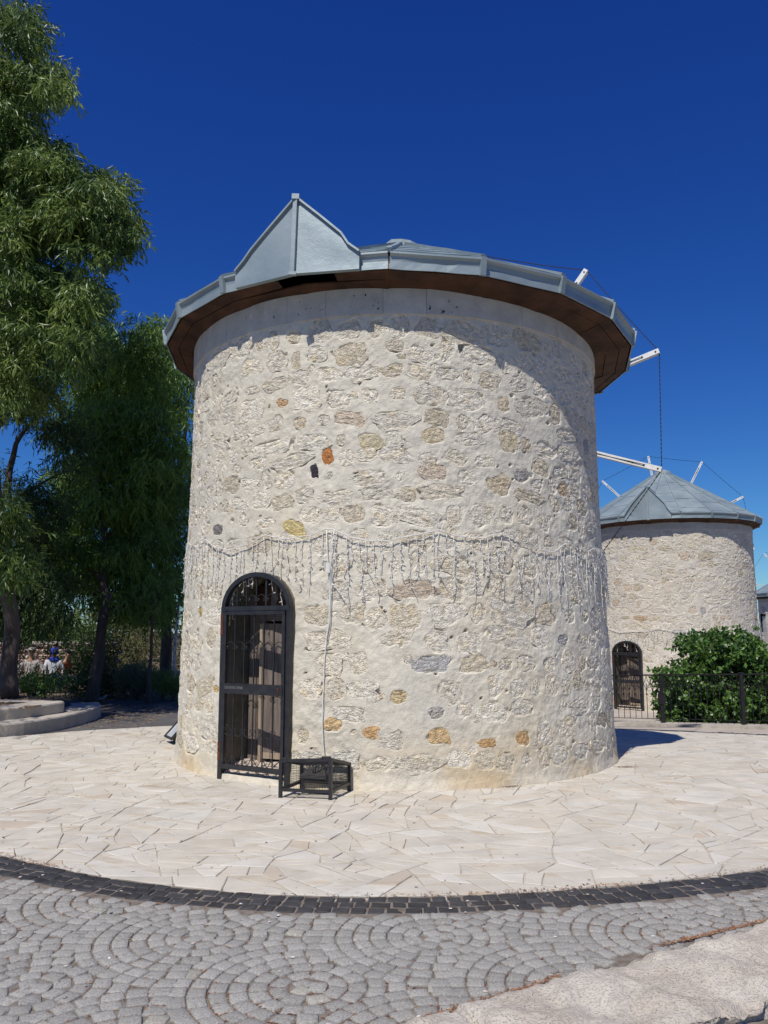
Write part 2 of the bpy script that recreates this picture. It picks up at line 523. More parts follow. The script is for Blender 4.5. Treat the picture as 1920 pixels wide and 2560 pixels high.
    for k, (s0, z0, hw, hh, c, ti, pr) in enumerate(stones):
        a = s0 / R + face; rad = float(prof(np.float64(z0)))
        j = rr.randrange(len(ME))
        sy = (.011 if max(hw, hh) > .05 else .006) * relief
        rad_k = rad - .0045 + .018 * float(fbm(np.array([s0 * .9]), np.array([z0 * .9]), seed, 3)[0])
        c = tuple(x * stone_gain for x in c)
        if k < n_parts:
            o = link('wall_stone', ME[j], wall, (rad_k * math.sin(a), -rad_k * math.cos(a), z0), (0, -ti, a), c)
            o.rotation_mode = 'XYZ'; o.scale = (hw * 2.3, sy, hh * 2.3)
        else:
            W, F3, Q4 = SH[j]
            W = W * np.array([hw * 2.3, sy, hh * 2.3])
            ct, s_ = math.cos(ti), math.sin(ti)
            W = np.stack([W[:, 0] * ct - W[:, 2] * s_, W[:, 1], W[:, 0] * s_ + W[:, 2] * ct], -1)
            ca, sa = math.cos(a), math.sin(a)
            W = np.stack([W[:, 0] * ca - W[:, 1] * sa + rad_k * sa, W[:, 0] * sa + W[:, 1] * ca - rad_k * ca, W[:, 2] + z0], -1)
            JV.append(W); JF3.append(F3 + nb_); JF4.append(Q4 + nb_); JC.append(np.tile(np.array(c), (len(W), 1))); nb_ += len(W)
    if JV:
        o = link('small_wall_stones', np_mesh('small_wall_stones', np.concatenate(JV), [np.concatenate(JF3), np.concatenate(JF4)], M_STONE_T, False,
                 {'tint': np.concatenate(JC)}), wall)
        o['kind'] = 'stuff'
    # ---------------------------------------------------------- dressed band under the eaves
    zt = zb - .0
    a = face - 118 * D2R; end = face + 118 * D2R
    step = 2 * 118 * D2R / band_n
    for k in range(band_n):
        wv = step * rr.uniform(.8, 1.2) if k < band_n - 1 else end - a
        a1 = min(a + wv, end)
        if a1 - a < .03: break
        mb = MB(); n = 5; z0, z1 = zt - .27, zt + .06
        rp = R + .014 + rr.uniform(-.003, .004)
        g = .0006
        for t in range(n + 1):
            aa = a + g + (a1 - a - 2 * g) * t / n
            for (r_, z_) in ((rp - .1, z0), (rp - .003, z0), (rp, z0 + .006), (rp, z1), (rp - .1, z1)):
                mb.v.append((r_ * math.sin(aa), -r_ * math.cos(aa), z_))
        for t in range(n):
            for q in range(4):
                o_ = t * 5 + q
                mb.f.append((o_, o_ + 5, o_ + 6, o_ + 1))
        mb.f.append((0, 1, 2, 3, 4)); e_ = n * 5; mb.f.append((e_ + 4, e_ + 3, e_ + 2, e_ + 1, e_))
        v = rr.uniform(.96, 1.04)
        mb.build('band_stone', M_BAND, wall, color=(.52 * v, .485 * v, .425 * v))
        if k in (int(band_n * .36), int(band_n * .42), int(band_n * .47), int(band_n * .56), int(band_n * .3)) and grid < .02:      # dark basalt pebbles in the band
            for _ in range(9):
                aa = a + (a1 - a) * rr.random(); zz = rr.uniform(z0 + .03, z1 - .1); s_ = rr.choice((.007, .009, .012, .016, .03))
                link('pebble_inclusion', STONE_ME_LO[rr.randrange(10)], wall, ((rp - .001) * math.sin(aa), -(rp - .001) * math.cos(aa), zz),
                     (0, rr.uniform(0, 3), aa), (.06, .058, .065)).scale = (s_ * 1.6, .002, s_ * 1.9)
        a = a1
    # ---------------------------------------------------------- roof
    nv = 20; st = 2 * math.pi / nv
    pol = lambda r_, a_, z_: Vector((r_ * math.sin(a_), -r_ * math.cos(a_), z_))
    VA = [v0 + st * k for k in range(nv)]
    ze0, ze1 = zb + .05, zb + .225
    mb = MB(); q = []                                          # the boarded deck under the sheets
    for r_, z_ in ((Re - .07, ze1 - .06), (.05, apex - .12)):
        for a_ in VA: mb.v.append(tuple(pol(r_, a_, z_)))
    for k in range(nv): mb.f.append((k, (k + 1) % nv, nv + (k + 1) % nv, nv + k))
    for r_, z_ in ((Re - .07, ze0 + .03),):
        for a_ in VA: mb.v.append(tuple(pol(r_, a_, z_)))
    for k in range(nv): mb.f.append((2 * nv + k, 2 * nv + (k + 1) % nv, (k + 1) % nv, k))
    roof = mb.build('roof', MAT['wood_dark'], root)
    sx_, sy_, tx_, ty_ = roof_shift
    roof.rotation_euler = (ty_, -tx_, 0); roof.location = (sx_ + tx_ * zb, sy_ + ty_ * zb, 0)
    di = dorm                                                  # index of the vertex carrying the dormer
    for k in range(nv):
        a0, a1 = VA[k], VA[(k + 1) % nv] if k < nv - 1 else VA[0] + 2 * math.pi
        # sheets, in lapped courses
        nc = 5; mb = MB()
        p0, p1 = pol(Re + .03, a0, ze1 + .005), pol(Re + .03, a1, ze1 + .005)
        t0, t1 = pol(.10, a0, apex), pol(.10, a1, apex)
        lean = rr.uniform(-.008, .008)
        off = (k % 2) * .5
        cuts = sorted({0, *[min(1, max(0, (c + .5 - off * .6) / nc)) for c in range(nc)], 1})
        nrm = (p1 - p0).cross(t0 - p0).normalized()
        if nrm.z < 0: nrm = -nrm
        for c in range(len(cuts) - 1):
            f0, f1 = cuts[c], cuts[c + 1]
            if f1 - f0 < .01: continue
            bl, br, tl, tr = p0.lerp(t0, f0), p1.lerp(t1, f0), p0.lerp(t0, min(1, f1 + .01)), p1.lerp(t1, min(1, f1 + .01))
            u0, u1 = nrm * .012, nrm * .001
            n = 5
            for i in range(n + 1):
                w_ = i / n; bow = nrm * (lean + .010 * mn.noise(Vector((k * 3.3 + w_ * 3, c * 2.2, seed))))
                for (b_, u_) in ((bl.lerp(br, w_), u0), (tl.lerp(tr, w_), u1)):
                    mb.v.append(tuple(b_ + u_ + bow))
                mb.v.append(tuple(bl.lerp(br, w_) + bow - nrm * .004))
            o_ = len(mb.v) - 3 * (n + 1)
            for i in range(n):
                mb.f.append((o_ + 3 * i, o_ + 3 * i + 3, o_ + 3 * i + 4, o_ + 3 * i + 1))
                mb.f.append((o_ + 3 * i + 2, o_ + 3 * i + 5, o_ + 3 * i + 3, o_ + 3 * i))
        mb.build('roof_sheet', MAT['zinc'], roof)
        # hip cap
        mb = MB(); pts = []
        wob = .012 if grid < .02 else .006
        for i in range(9):
            f_ = i / 8
            pts.append(p0.lerp(t0, f_) + Vector((0, 0, .022 + wob * mn.noise(Vector((k * 2.7, f_ * 6, seed)))))
                       + Vector((wob * mn.noise(Vector((k * 5.1, f_ * 5, seed + 3))), 0, 0)))
        sz = .055 if grid < .02 else .04
        mb.sweep(pts, sz, .045)
        mb.build('hip_cap', MAT['zinc'], roof)
        # fascia board with its upper lip
        e0, e1 = pol(Re, a0, 0), pol(Re, a1, 0); dirn = (e1 - e0).normalized(); outw = Vector((dirn.y, -dirn.x, 0))
        if outw.dot(e0) < 0: outw = -outw
        gap = .018 if k == (di + 1) % nv and grid < .02 else .002
        mb = MB(); n = 8; tl_ = .018 * rr.uniform(-1, 1); L_ = (e1 - e0).length
        for i in range(n + 1):
            w_ = gap / L_ + (1 - 2 * gap / L_) * i / n
            dent = .012 * mn.noise(Vector((k * 4.4 + w_ * 2.5, 1.7, seed))) + .004 * mn.noise(Vector((w_ * 9, k, 4)))
            b_ = e0.lerp(e1, w_); zz = .006 * mn.noise(Vector((w_ * 3, k * 2.1, 9)))
            for (o_, z_) in ((-.012, ze0 + zz), (0, ze0 + zz), (dent, (ze0 + ze1) / 2), (.012, ze1 - .035), (.04, ze1 - .012), (.04, ze1 + .008), (-.012, ze1 + .008)):
                mb.v.append(tuple(b_ + outw * (o_ + tl_ * (z_ - ze0) * .8) + Vector((0, 0, z_))))
        for i in range(n):
            for q_ in range(7):
                q2 = (q_ + 1) % 7
                mb.f.append((i * 7 + q_, (i + 1) * 7 + q_, (i + 1) * 7 + q2, i * 7 + q2))
        mb.f.append(tuple(range(7))[::-1]); mb.f.append(tuple(n * 7 + i for i in range(7)))
        mb.build('fascia_sheet', MAT['zinc'], roof)
        # joint cap
        if k != (di + 1) % nv and k != di:
            mb = MB(); o_ = pol(1, a0, 0)
            c_ = pol(Re + .012, a0, 0)
            tt = Vector((math.cos(a0), math.sin(a0), 0)); wd = rr.uniform(.028, .04); hh_ = rr.uniform(0, .015)
            mb.hexa([c_ - tt * wd - o_ * .02 + Vector((0, 0, ze0 - hh_)), c_ + tt * wd - o_ * .02 + Vector((0, 0, ze0 - hh_)), c_ + tt * wd * .9 + o_ * .012 + Vector((0, 0, ze0 - hh_)), c_ - tt * wd * .9 + o_ * .012 + Vector((0, 0, ze0 - hh_)),
                     c_ - tt * wd - o_ * .02 + Vector((0, 0, ze1 + .035)), c_ + tt * wd - o_ * .02 + Vector((0, 0, ze1 + .035)), c_ + tt * wd * .8 + o_ * .05 + Vector((0, 0, ze1 + .01)), c_ - tt * wd * .8 + o_ * .05 + Vector((0, 0, ze1 + .01))])
            mb.build('joint_cap', MAT['zinc'], roof)
        elif k != di:
            mb = MB(); c_ = pol(Re - .03, a0, 0)
            mb.box(c_.x - .03, c_.x + .03, c_.y - .01, c_.y + .02, ze0 + .01, ze1 - .02)
            mb.build('batten_end', MAT['wood_pale'], roof)
            mb = MB(); mb.sweep([pol(Re + .02, a0 - .02, ze1 + .03), pol(Re - .05, a0 - .012, ze1 + .065), pol(Re - .4, a0, ze1 + .19)], .13, .012)
            mb.build('bent_sheet', MAT['zinc'], roof)
        # soffit boards
        rs = [Re - .03, R + (Re - R) * .66, R + (Re - R) * .3, R - .12]
        for j in range(3):
            mb = MB(); g = .004; pz = -.012 * j
            sp = rr.uniform(-.01, .006)
            r0, r1 = rs[j] - g, rs[j + 1] + g
            b0, b1 = a0, a1
            if j == 0 and grid < .02 and k == di: b0 = a0 + (a1 - a0) * .42          # the missing piece of board under the gable
            if j == 0 and grid < .02 and k == (di - 1) % nv: b1 = a0 + (a1 - a0) * .74
            A = [pol(r1, b0, 0), pol(r1, b1, 0), pol(r0, b1, 0), pol(r0, b0, 0)]
            zr = lambda r_: ze0 + .010 + sp - .145 * (Re - r_) / (Re - R) + .006 * j
            A = [A[0] + Vector((0, 0, zr(r1))), A[1] + Vector((0, 0, zr(r1))), A[2] + Vector((0, 0, zr(r0))), A[3] + Vector((0, 0, zr(r0)))]
            mb.hexa(A + [p + Vector((0, 0, .018)) for p in A])
            mb.build('soffit_board', MAT['wood_dark'], roof)
    # apex cap
    mb = MB(); n = 12
    rings = ((.30, apex - .105), (.27, apex + .0), (.12, apex + .055), (.0, apex + .062))
    for r_, z_ in rings[:3]:
        for k in range(n):
            rj = r_ * (1 + .12 * mn.noise(Vector((k * 1.7, r_ * 9, seed))))
            mb.v.append(tuple(pol(rj, k * 2 * math.pi / n, z_)))
    mb.v.append((0, 0, rings[3][1]))
    for j in range(2):
        for k in range(n): mb.f.append((j * n + k, j * n + (k + 1) % n, (j + 1) * n + (k + 1) % n, (j + 1) * n + k))
    for k in range(n): mb.f.append((2 * n + k, 2 * n + (k + 1) % n, 3 * n))
    mb.build('apex_cap', MAT['zinc_dull'], roof)
    # dormer
    aV = VA[di]; Vp = pol(Re + .058, aV, 0)
    Rn, Ln = pol(Re + .058, aV + st, 0), pol(Re + .058, aV - st, 0)
    pk = zb + dorm_h
    rp_ = [(.0, pk), (.27, pk - dorm_h * .265), (.50, pk - dorm_h * .50), (.53, pk - dorm_h * .55), (.58, pk - dorm_h * .64), (.70, ze1 + .01)]
    lp_ = [(.0, pk), (.30, pk - dorm_h * .27), (.57, pk - dorm_h * .52), (.66, pk - dorm_h * .63), (.78, ze1 + .01)]
    slope = (apex - ze1) / (Re + .03)
    back_r = Re + .03 - (pk - ze1) / slope
    back = pol(max(back_r, .4), aV, pk - .02)
    dormer = None
    for (poly, E, nm) in ((rp_, Rn, 'dormer_front_sheet'), (lp_, Ln, 'dormer_front_sheet')):
        mb = MB(); nn = 6
        outw = Vector(((E + Vp).x, (E + Vp).y, 0)).normalized()
        vt = [Vp.lerp(E, f_) for f_, _ in poly]
        m_ = len(poly)
        for i, ((f_, z_), b_) in enumerate(zip(poly, vt)):
            for j in range(nn + 1):
                w_ = j / nn; zz = (ze0 - .006) * (1 - w_) + z_ * w_
                edge = math.sin(math.pi * w_) * (0 if f_ == 0 else 1)
                dd = .05 * edge * mn.noise(Vector((f_ * 3 + (7 if E is Ln else 0), zz * 1.6, seed)))
                mb.v.append(tuple(b_ + outw * (dd + .0) + Vector((0, 0, zz))))
        for i in range(m_ - 1):
            for j in range(nn):
                a_ = i * (nn + 1) + j
                mb.f.append((a_, a_ + nn + 1, a_ + nn + 2, a_ + 1))
        o = mb.build(nm, MAT['zinc'], roof, smooth=True)
        mb = MB(); A_, B_ = vt[-1], vt[-1] - outw * .06
        mb.add([A_ + Vector((0, 0, ze0 - .006)), B_ + Vector((0, 0, ze0)), B_ + Vector((0, 0, ze1 + .02)), A_ + Vector((0, 0, ze1 + .01))], [(0, 1, 2, 3)])
        mb.add([vt[0] + Vector((0, 0, ze0 - .006)), A_ + Vector((0, 0, ze0 - .006)), B_ + Vector((0, 0, ze0 - .006)), vt[0] - outw * .06 + Vector((0, 0, ze0 - .006))], [(0, 1, 2, 3)])
        mb.build('dormer_edge_fold', MAT['zinc'], roof)
        # side roof of the dormer going back to the cone
        mb = MB(); mb.v = [tuple(back)]; up_ = Vector((0, 0, .004))
        for (f_, z_), b_ in zip(poly, vt): mb.v.append(tuple(b_ + outw * .02 + Vector((0, 0, z_)) + up_))
        for i in range(1, m_): mb.f.append((0, i, i + 1))
        mb.build('dormer_roof_sheet', MAT['zinc'], roof)
        mb = MB(); mb.sweep([Vector(v) + Vector((0, 0, .006)) for v in mb.v or []] or [b_ + outw * .012 + Vector((0, 0, z_ + .004)) for (f_, z_), b_ in zip(poly, vt)], .04, .022)
        mb.build('dormer_edge_strip', MAT['zinc'], roof)
    mb = MB(); od = pol(1, aV, 0)
    mb.sweep([Vp + od * .02 + Vector((0, 0, z_)) for z_ in (ze0 - .03, (ze0 + pk) / 2, pk + .02)], .05, .035, up=od)
    mb.build('dormer_ridge_strip', MAT['zinc'], roof)
    mb = MB(); c_ = Vp + od * .025
    mb.box(c_.x - .04, c_.x + .04, c_.y - .025, c_.y + .03, pk - .03, pk + .03); mb.build('ridge_end_cap', MAT['zinc'], roof)
    mb = MB(); mb.box(c_.x - .04, c_.x + .04, c_.y - .02, c_.y + .03, ze0 - .035, ze0 + .0); mb.build('ridge_foot', MAT['zinc'], roof)
    mb = MB(); mb.sweep([Vp + Vector((0, 0, pk + .01)), back + Vector((0, 0, .01))], .06, .03); mb.build('dormer_ridge_cap', MAT['zinc'], roof)
    # ---------------------------------------------------------- sail wheel
    if wheel:
        L_, b_, tl_, zc, RW, ph = wheel
        n_ = Vector((math.sin(b_) * math.cos(tl_), math.cos(b_) * math.cos(tl_), math.sin(tl_)))
        e1 = Vector((math.cos(b_), -math.sin(b_), 0)); e2 = -n_.cross(e1)
        if e2.z < 0: e2 = -e2
        C = n_ * L_ + Vector((0, 0, zc))
        mb = MB(); mb.tube([n_ * (Re * .45) + Vector((0, 0, zc - .02)), C - n_ * .1, C + n_ * .55], [.13, .12, .06], 12)
        mb.tube([C - n_ * .12, C + n_ * .12], .24, 14)
        hub = mb.build('sail_wheel', MAT['wood_dark'], root)
        tips = []
        for k in range(10):
            a_ = ph - k * 2 * math.pi / 10; dv = e1 * math.cos(a_) + e2 * math.sin(a_)
            tip = C + dv * RW; tips.append(tip)
            mb = MB(); mb.bar(C + dv * .15, tip, .085, .10, up=n_)
            tv = dv.cross(n_)
            mb.bar(C + dv * .15 + n_ * .055, tip + n_ * .055 - dv * .04, .022, .022, up=n_)
            bm = mb.build('sail_beam', MAT['white_paint'], hub)
            mb = MB()
            for s_ in (-1, 1):
                mb.tube([C + dv * (RW - .28) - n_ * .054 + tv * .012 * s_, C + dv * (RW * .62) - n_ * .055 - tv * .008 * s_], .0035, 5)
            for q_ in (.06, .3, .5): mb.box(*[c for v_ in zip(C + dv * (RW - q_ - .0) - n_ * .055 - Vector((.012, .008, .008)), C + dv * (RW - q_) - n_ * .055 + Vector((.012, .008, .008))) for c in v_])
            mb.build('turnbuckle', MAT['chain'], bm)
            mb = MB(); nose = C + n_ * .55
            mb.tube([C + dv * (RW * .88) + n_ * .05, nose], .008, 5); mb.build('stay_wire', MAT['chain'], hub)
        for k in range(10):
            p, q_ = tips[k], tips[(k + 1) % 10]; mb = MB(); nl = 56 if grid < .02 else 30
            for i in range(nl):
                f0, f1 = i / nl, (i + 1.15) / nl
                sag = lambda f_: Vector((0, 0, -.10 * f_ * (1 - f_)))
                a_, b2 = p.lerp(q_, f0) + sag(f0), p.lerp(q_, min(1, f1)) + sag(min(1, f1))
                mb.bar(a_, b2, .017 if i % 2 else .007, .007 if i % 2 else .017, up=n_)
            mb.build('rim_chain', MAT['chain'], hub)
    # ---------------------------------------------------------- doorway
    if door:
        ap = R + .006 + taper * .6                                  # distance of the gate plane from the axis
        fr = empty('doorway_tmp'); mat_d = Matrix.Translation((ap * math.sin(dth), -ap * math.cos(dth), 0)) @ Matrix.Rotation(dth, 4, 'Z')
        bpy.data.objects.remove(fr)

        def put(mb, nm, mat, parent, smooth=False, local=None, label=None):
            me = mb.mesh(nm, mat, smooth)
            top = parent is root
            if top:
                o = link(nm, me, parent); o.matrix_basis = mat_d if local is None else mat_d @ local
            else:
                o = link(nm, me, parent)
                if local is not None: o.matrix_basis = local
            if label: o['label'] = label
            return o
        hw = dhw; spr = dh - .36
        arch = lambda r_, hgt, n, y=0: [Vector((-r_ * math.cos(math.pi * i / n), y, spr + hgt * math.sin(math.pi * i / n))) for i in range(n + 1)]
        # reveal
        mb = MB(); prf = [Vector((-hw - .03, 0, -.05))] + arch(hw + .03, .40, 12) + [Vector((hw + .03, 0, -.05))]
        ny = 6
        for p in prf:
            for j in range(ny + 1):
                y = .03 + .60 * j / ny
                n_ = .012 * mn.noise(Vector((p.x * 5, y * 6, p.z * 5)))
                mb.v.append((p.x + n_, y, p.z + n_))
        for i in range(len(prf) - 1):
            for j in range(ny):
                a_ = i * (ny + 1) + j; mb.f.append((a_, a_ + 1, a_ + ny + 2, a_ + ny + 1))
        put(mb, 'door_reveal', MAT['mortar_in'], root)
        mb = MB(); nx, ny = 22, 14                                  # worn rubble sill
        for j in range(ny + 1):
            for i in range(nx + 1):
                x = -hw - .02 + (2 * hw + .04) * i / nx; y = -.02 + .64 * j / ny
                h_ = .07 + .09 * sstep(.0, .25, y) + .035 * mn.noise(Vector((x * 7, y * 7, 3))) + .02 * mn.noise(Vector((x * 19, y * 19, 1)))
                mb.v.append((x, y, float(h_) if j else -.05))
        for j in range(ny):
            for i in range(nx): a_ = j * (nx + 1) + i; mb.f.append((a_, a_ + 1, a_ + nx + 2, a_ + nx + 1))
        sill = put(mb, 'door_sill', M_STONE, root); sill.color = (.52, .44, .36, 1)
        # timber door behind the gate
        mb = MB(); yd = .40
        mb.box(-.24, -.185, yd - .02, yd + .05, .1, spr - .13); mb.box(hw - .03, hw + .02, yd - .03, yd + .05, .1, spr - .13)
        mb.box(-.30, hw + .02, yd - .03, yd + .05, spr - .13, spr - .05)
        wd = put(mb, 'timber_door', MAT['wood_door'], root)
        for i in range(3):
            x0 = -hw - .0 + (hw - .25) * i / 3
            mb = MB(); mb.box(x0 + .003, x0 + (hw - .25) / 3 - .003, yd + .0, yd + .03, .1, spr - .05); put(mb, 'door_plank', MAT['wood_door'], wd)
        ang = Matrix.Translation((hw - .03, yd + .02, 0)) @ Matrix.Rotation(.13, 4, 'Z')
        for i in range(5):
            w_ = .122; x0 = -.60 + i * w_
            mb = MB(); mb.box(x0 + .003, x0 + w_ - .004, -.012 + .004 * (i % 2), .02, .22 + .02 * (i % 3), spr - .16)
            put(mb, 'door_plank', MAT['wood_door'], wd, local=ang)
        mb = MB(); mb.box(-.66, -.605, -.02, .03, .12, spr - .16); mb.box(-.60, .0, -.045, -.013, .20, .26)
        put(mb, 'door_rail', MAT['wood_pale'], wd, local=ang)
        for i in range(9):
            w_ = 2 * hw / 9; x0 = -hw + i * w_; xm = min(.98, abs(x0 + w_ / 2) / hw)
            top = spr + .38 * math.sqrt(1 - xm * xm)
            mb = MB(); mb.box(x0 + .002, x0 + w_ - .003, yd + .003 * (i % 2), yd + .03, spr - .048, top); put(mb, 'door_plank', MAT['wood_dark'] if i % 3 else MAT['wood_door'], wd)
        # iron gate
        mb = MB(); o_ = hw + .015; t_ = .05; yg = -.012
        for s_ in (-1, 1): mb.box(s_ * o_ - t_ / 2, s_ * o_ + t_ / 2, yg - .03, yg + .03, 0 if s_ < 0 else -.02, spr)
        mb.sweep([Vector((p.x, yg, p.z)) for p in arch(o_, .375, 18)], t_, .055, up=(0, 1, 0))
        mb.box(-o_ - .02, o_ + .02, yg - .035, yg + .032, spr - .022, spr + .028)
        gate = put(mb, 'iron_gate', MAT['iron'], root, label=gate_label)
        ih = hw - .035
        mb = MB()
        for s_ in (-1, 1): mb.box(s_ * ih - .02, s_ * ih + .02, yg - .045, yg - .005, .14, spr - .03)
        mb.box(-ih - .02, ih + .02, yg - .047, yg - .003, .12, .17); mb.box(-ih - .02, ih + .02, yg - .047, yg - .003, spr - .065, spr - .028)
        leaf = put(mb, 'gate_leaf', MAT['iron'], gate)
        mb = MB(); mb.box(-ih, ih, yg - .052, yg - .008, .92, 1.03)
        plate = put(mb, 'lock_plate', MAT['iron'], gate)
        mb = MB(); mb.tube([(ih - .05, yg - .06, .99), (ih - .05, yg - .05, .99)], .012, 10); mb.box(ih - .06, ih - .04, yg - .056, yg - .05, .94, .975)
        put(mb, 'keyhole', MAT['rust'], gate)
        bx = [-ih + 2 * ih * (i + 1) / 6 for i in range(5)]
        for x in bx:
            mb = MB(); mb.box(x - .0055, x + .0055, yg - .03, yg - .019, .16, .93); put(mb, 'gate_bar', MAT['iron'], gate)
            mb = MB(); mb.box(x - .0055, x + .0055, yg - .03, yg - .019, 1.02, spr - .05); put(mb, 'gate_bar', MAT['iron'], gate)
            mb = MB(); top = spr + .365 * math.sqrt(max(0, 1 - (x / o_) ** 2)); wd_ = .006 if abs(x - bx[3]) > .01 else .011
            mb.box(x - wd_, x + wd_, yg - .006, yg + .006, spr, top); put(mb, 'gate_bar', MAT['iron'], gate)
        def scroll(x, z_, r_, flip, y=yg - .025):
            pts = []
            for i in range(13):
                a_ = math.pi * i / 12; pts.append((x - r_ * math.cos(a_), y, z_ + flip * r_ * .95 * math.sin(a_)))
            curl = [(x + s_r, z_c) for s_r, z_c in ()]
            endc = []
            for i in range(1, 9):
                a_ = i / 8 * 1.5 * math.pi; rr_ = r_ * .34 * (1 - .06 * i)
                endc.append((x + r_ - rr_ + rr_ * math.cos(a_), y, z_ - flip * rr_ * math.sin(a_)))
            st_ = [(2 * x - p[0], p[1], p[2]) for p in endc][::-1]
            m2 = MB(); m2.tube(st_ + pts + endc, .0042, 5)
            return m2
        ws = 2 * ih / 6
        for i in range(6):
            x = -ih + ws * (i + .5)
            put(scroll(x, 1.42, ws * .46, 1), 'scroll', MAT['iron'], gate)
            put(scroll(x, .53, ws * .46, -1), 'scroll', MAT['iron'], gate)
            if abs(x) < ih: put(scroll(x * .95, spr + .10, ws * .40, 1, yg + .0), 'scroll', MAT['iron'], gate)
            if i > 0:
                m2 = MB()
                xb = -ih + ws * i
                for s_ in (-1, 1):
                    m2.tube([(xb - ws / 2, yg - .025, .17)] + [(xb - ws / 2 + s_ * .055 * math.sin(t * .5), yg - .025, .17 + .09 * math.sin(t * .36)) for t in range(1, 5)]
                            + [(xb - ws / 2 + s_ * (.055 + .012), yg - .025, .235), (xb - ws / 2 + s_ * .045, yg - .025, .228)], .004, 5)
                put(m2, 'foot_scroll', MAT['iron'], gate)
        for (x, z0, z1) in ((-o_ - .012, .2, .4), (-o_ - .012, 1.55, 1.78)):
            mb = MB(); mb.box(x - .014, x + .02, yg - .033, yg + .0, z0, z1); put(mb, 'rust_patch', MAT['rust'], gate)
        if grid < .02:
            cu = bpy.data.curves.new('scratched_writing', 'FONT'); cu.body = '\u00d6ZEL ROTSAL OTPARK'; cu.size = .042; cu.extrude = .0004
            cu.shear = .25; cu.offset = -.0006
            to = bpy.data.objects.new('scratched_writing', cu); COL.objects.link(to)
            bpy.context.view_layer.update()
            me = bpy.data.meshes.new_from_object(to.evaluated_get(bpy.context.evaluated_depsgraph_get()))
            bpy.data.objects.remove(to); me.materials.clear(); me.materials.append(MAT['scratch'])
            o = link('scratched_writing', me, gate); o.location = (-ih + .02, yg - .0535, .972); o.rotation_euler = (math.pi / 2, .0, 0); o.scale = (.62, 1, 1)
    if window:
        wa, whw, wz, whh = window; ap = R - .12
        mb = MB(); mb.box(-whw - .05, whw + .05, -.03, .2, -whh - .05, whh + .05)
        o = mb.build('window', MAT['wood_dark'], root, loc=(ap * math.sin(wa), -ap * math.cos(wa), wz), rot=(0, 0, wa))
        mb = MB(); mb.box(-whw + .06, whw - .06, -.045, -.035, -whh + .06, whh - .06); mb.build('pane', MAT['glass'], o)
        mb = MB(); mb.box(-.02, .02, -.06, -.04, -whh, whh); mb.build('glazing_bar', MAT['wood_pale'], o)
    return root
# ------------------------------------------------------------------ the ground
TX, TY = 0.1456, 11.529           # foot of the near windmill
PX, PY, PR = 0.3, 11.8, 6.42      # centre and mean radius of the paved circle, which is not quite round
_KA = [-180, -150, -119, -105.6, -98, -90, -80.5, -68.6, -40, 0, 24, 39, 90, 180]
_KR = [6.3, 6.28, 6.32, 6.47, 6.52, 6.48, 6.40, 6.34, 6.45, 6.8, 6.9, 6.55, 6.4, 6.3]


def kf(x, y):
    """local stretch of the circle in the direction of (x, y)"""
    return np.interp(np.degrees(np.arctan2(np.asarray(y) - PY, np.asarray(x) - PX)), _KA, _KR) / 6.42


def prad(x, y):
    return np.hypot(np.asarray(x) - PX, np.asarray(y) - PY) / kf(x, y)




def grid_sheet(name, xs, ys, zoff, mat, mask=None, noise_amp=0.0, extra=None):
    X, Y = np.meshgrid(xs, ys); Z = ground(X, Y) + zoff
    if noise_amp: Z = Z + noise_amp * fbm(X * 1.5, Y * 1.5, 77, 4)
    if extra is not None: Z = Z + extra(X, Y)
    n, m = len(xs), len(ys)
    i, j = np.meshgrid(np.arange(n - 1), np.arange(m - 1))
    F = np.stack([j * n + i, j * n + i + 1, (j + 1) * n + i + 1, (j + 1) * n + i], -1).reshape(-1, 4)
    if mask is not None:
        cx = (X[:-1, :-1] + X[1:, 1:]).ravel() / 2; cy = (Y[:-1, :-1] + Y[1:, 1:]).ravel() / 2
        F = F[mask(cx, cy)]
    o = link(name, np_mesh(name, np.stack([X, Y, Z], -1).reshape(-1, 3), F, mat, True))
    o['kind'] = 'structure'
    return o


far = np.concatenate([-np.geomspace(900, 12, 26), np.linspace(-11, 13, 49), np.geomspace(14, 900, 26)])
fary = np.concatenate([[-60, -30, -10], np.linspace(-4, 34, 90), np.geomspace(36, 1500, 26)])
grid_sheet('ground', far, fary, -.075, MAT['earth'])

M_FLAG = material('limestone_flags', src='object', nscale=3.2, var=.10, rough=.8, bump=.003, bscale=55, bump2=.004, bscale2=9)
M_FLAG_T = material('limestone_flags_small', src='tint', nscale=3.2, var=.10, rough=.8, bump=.003, bscale=55, bump2=.004, bscale2=9)
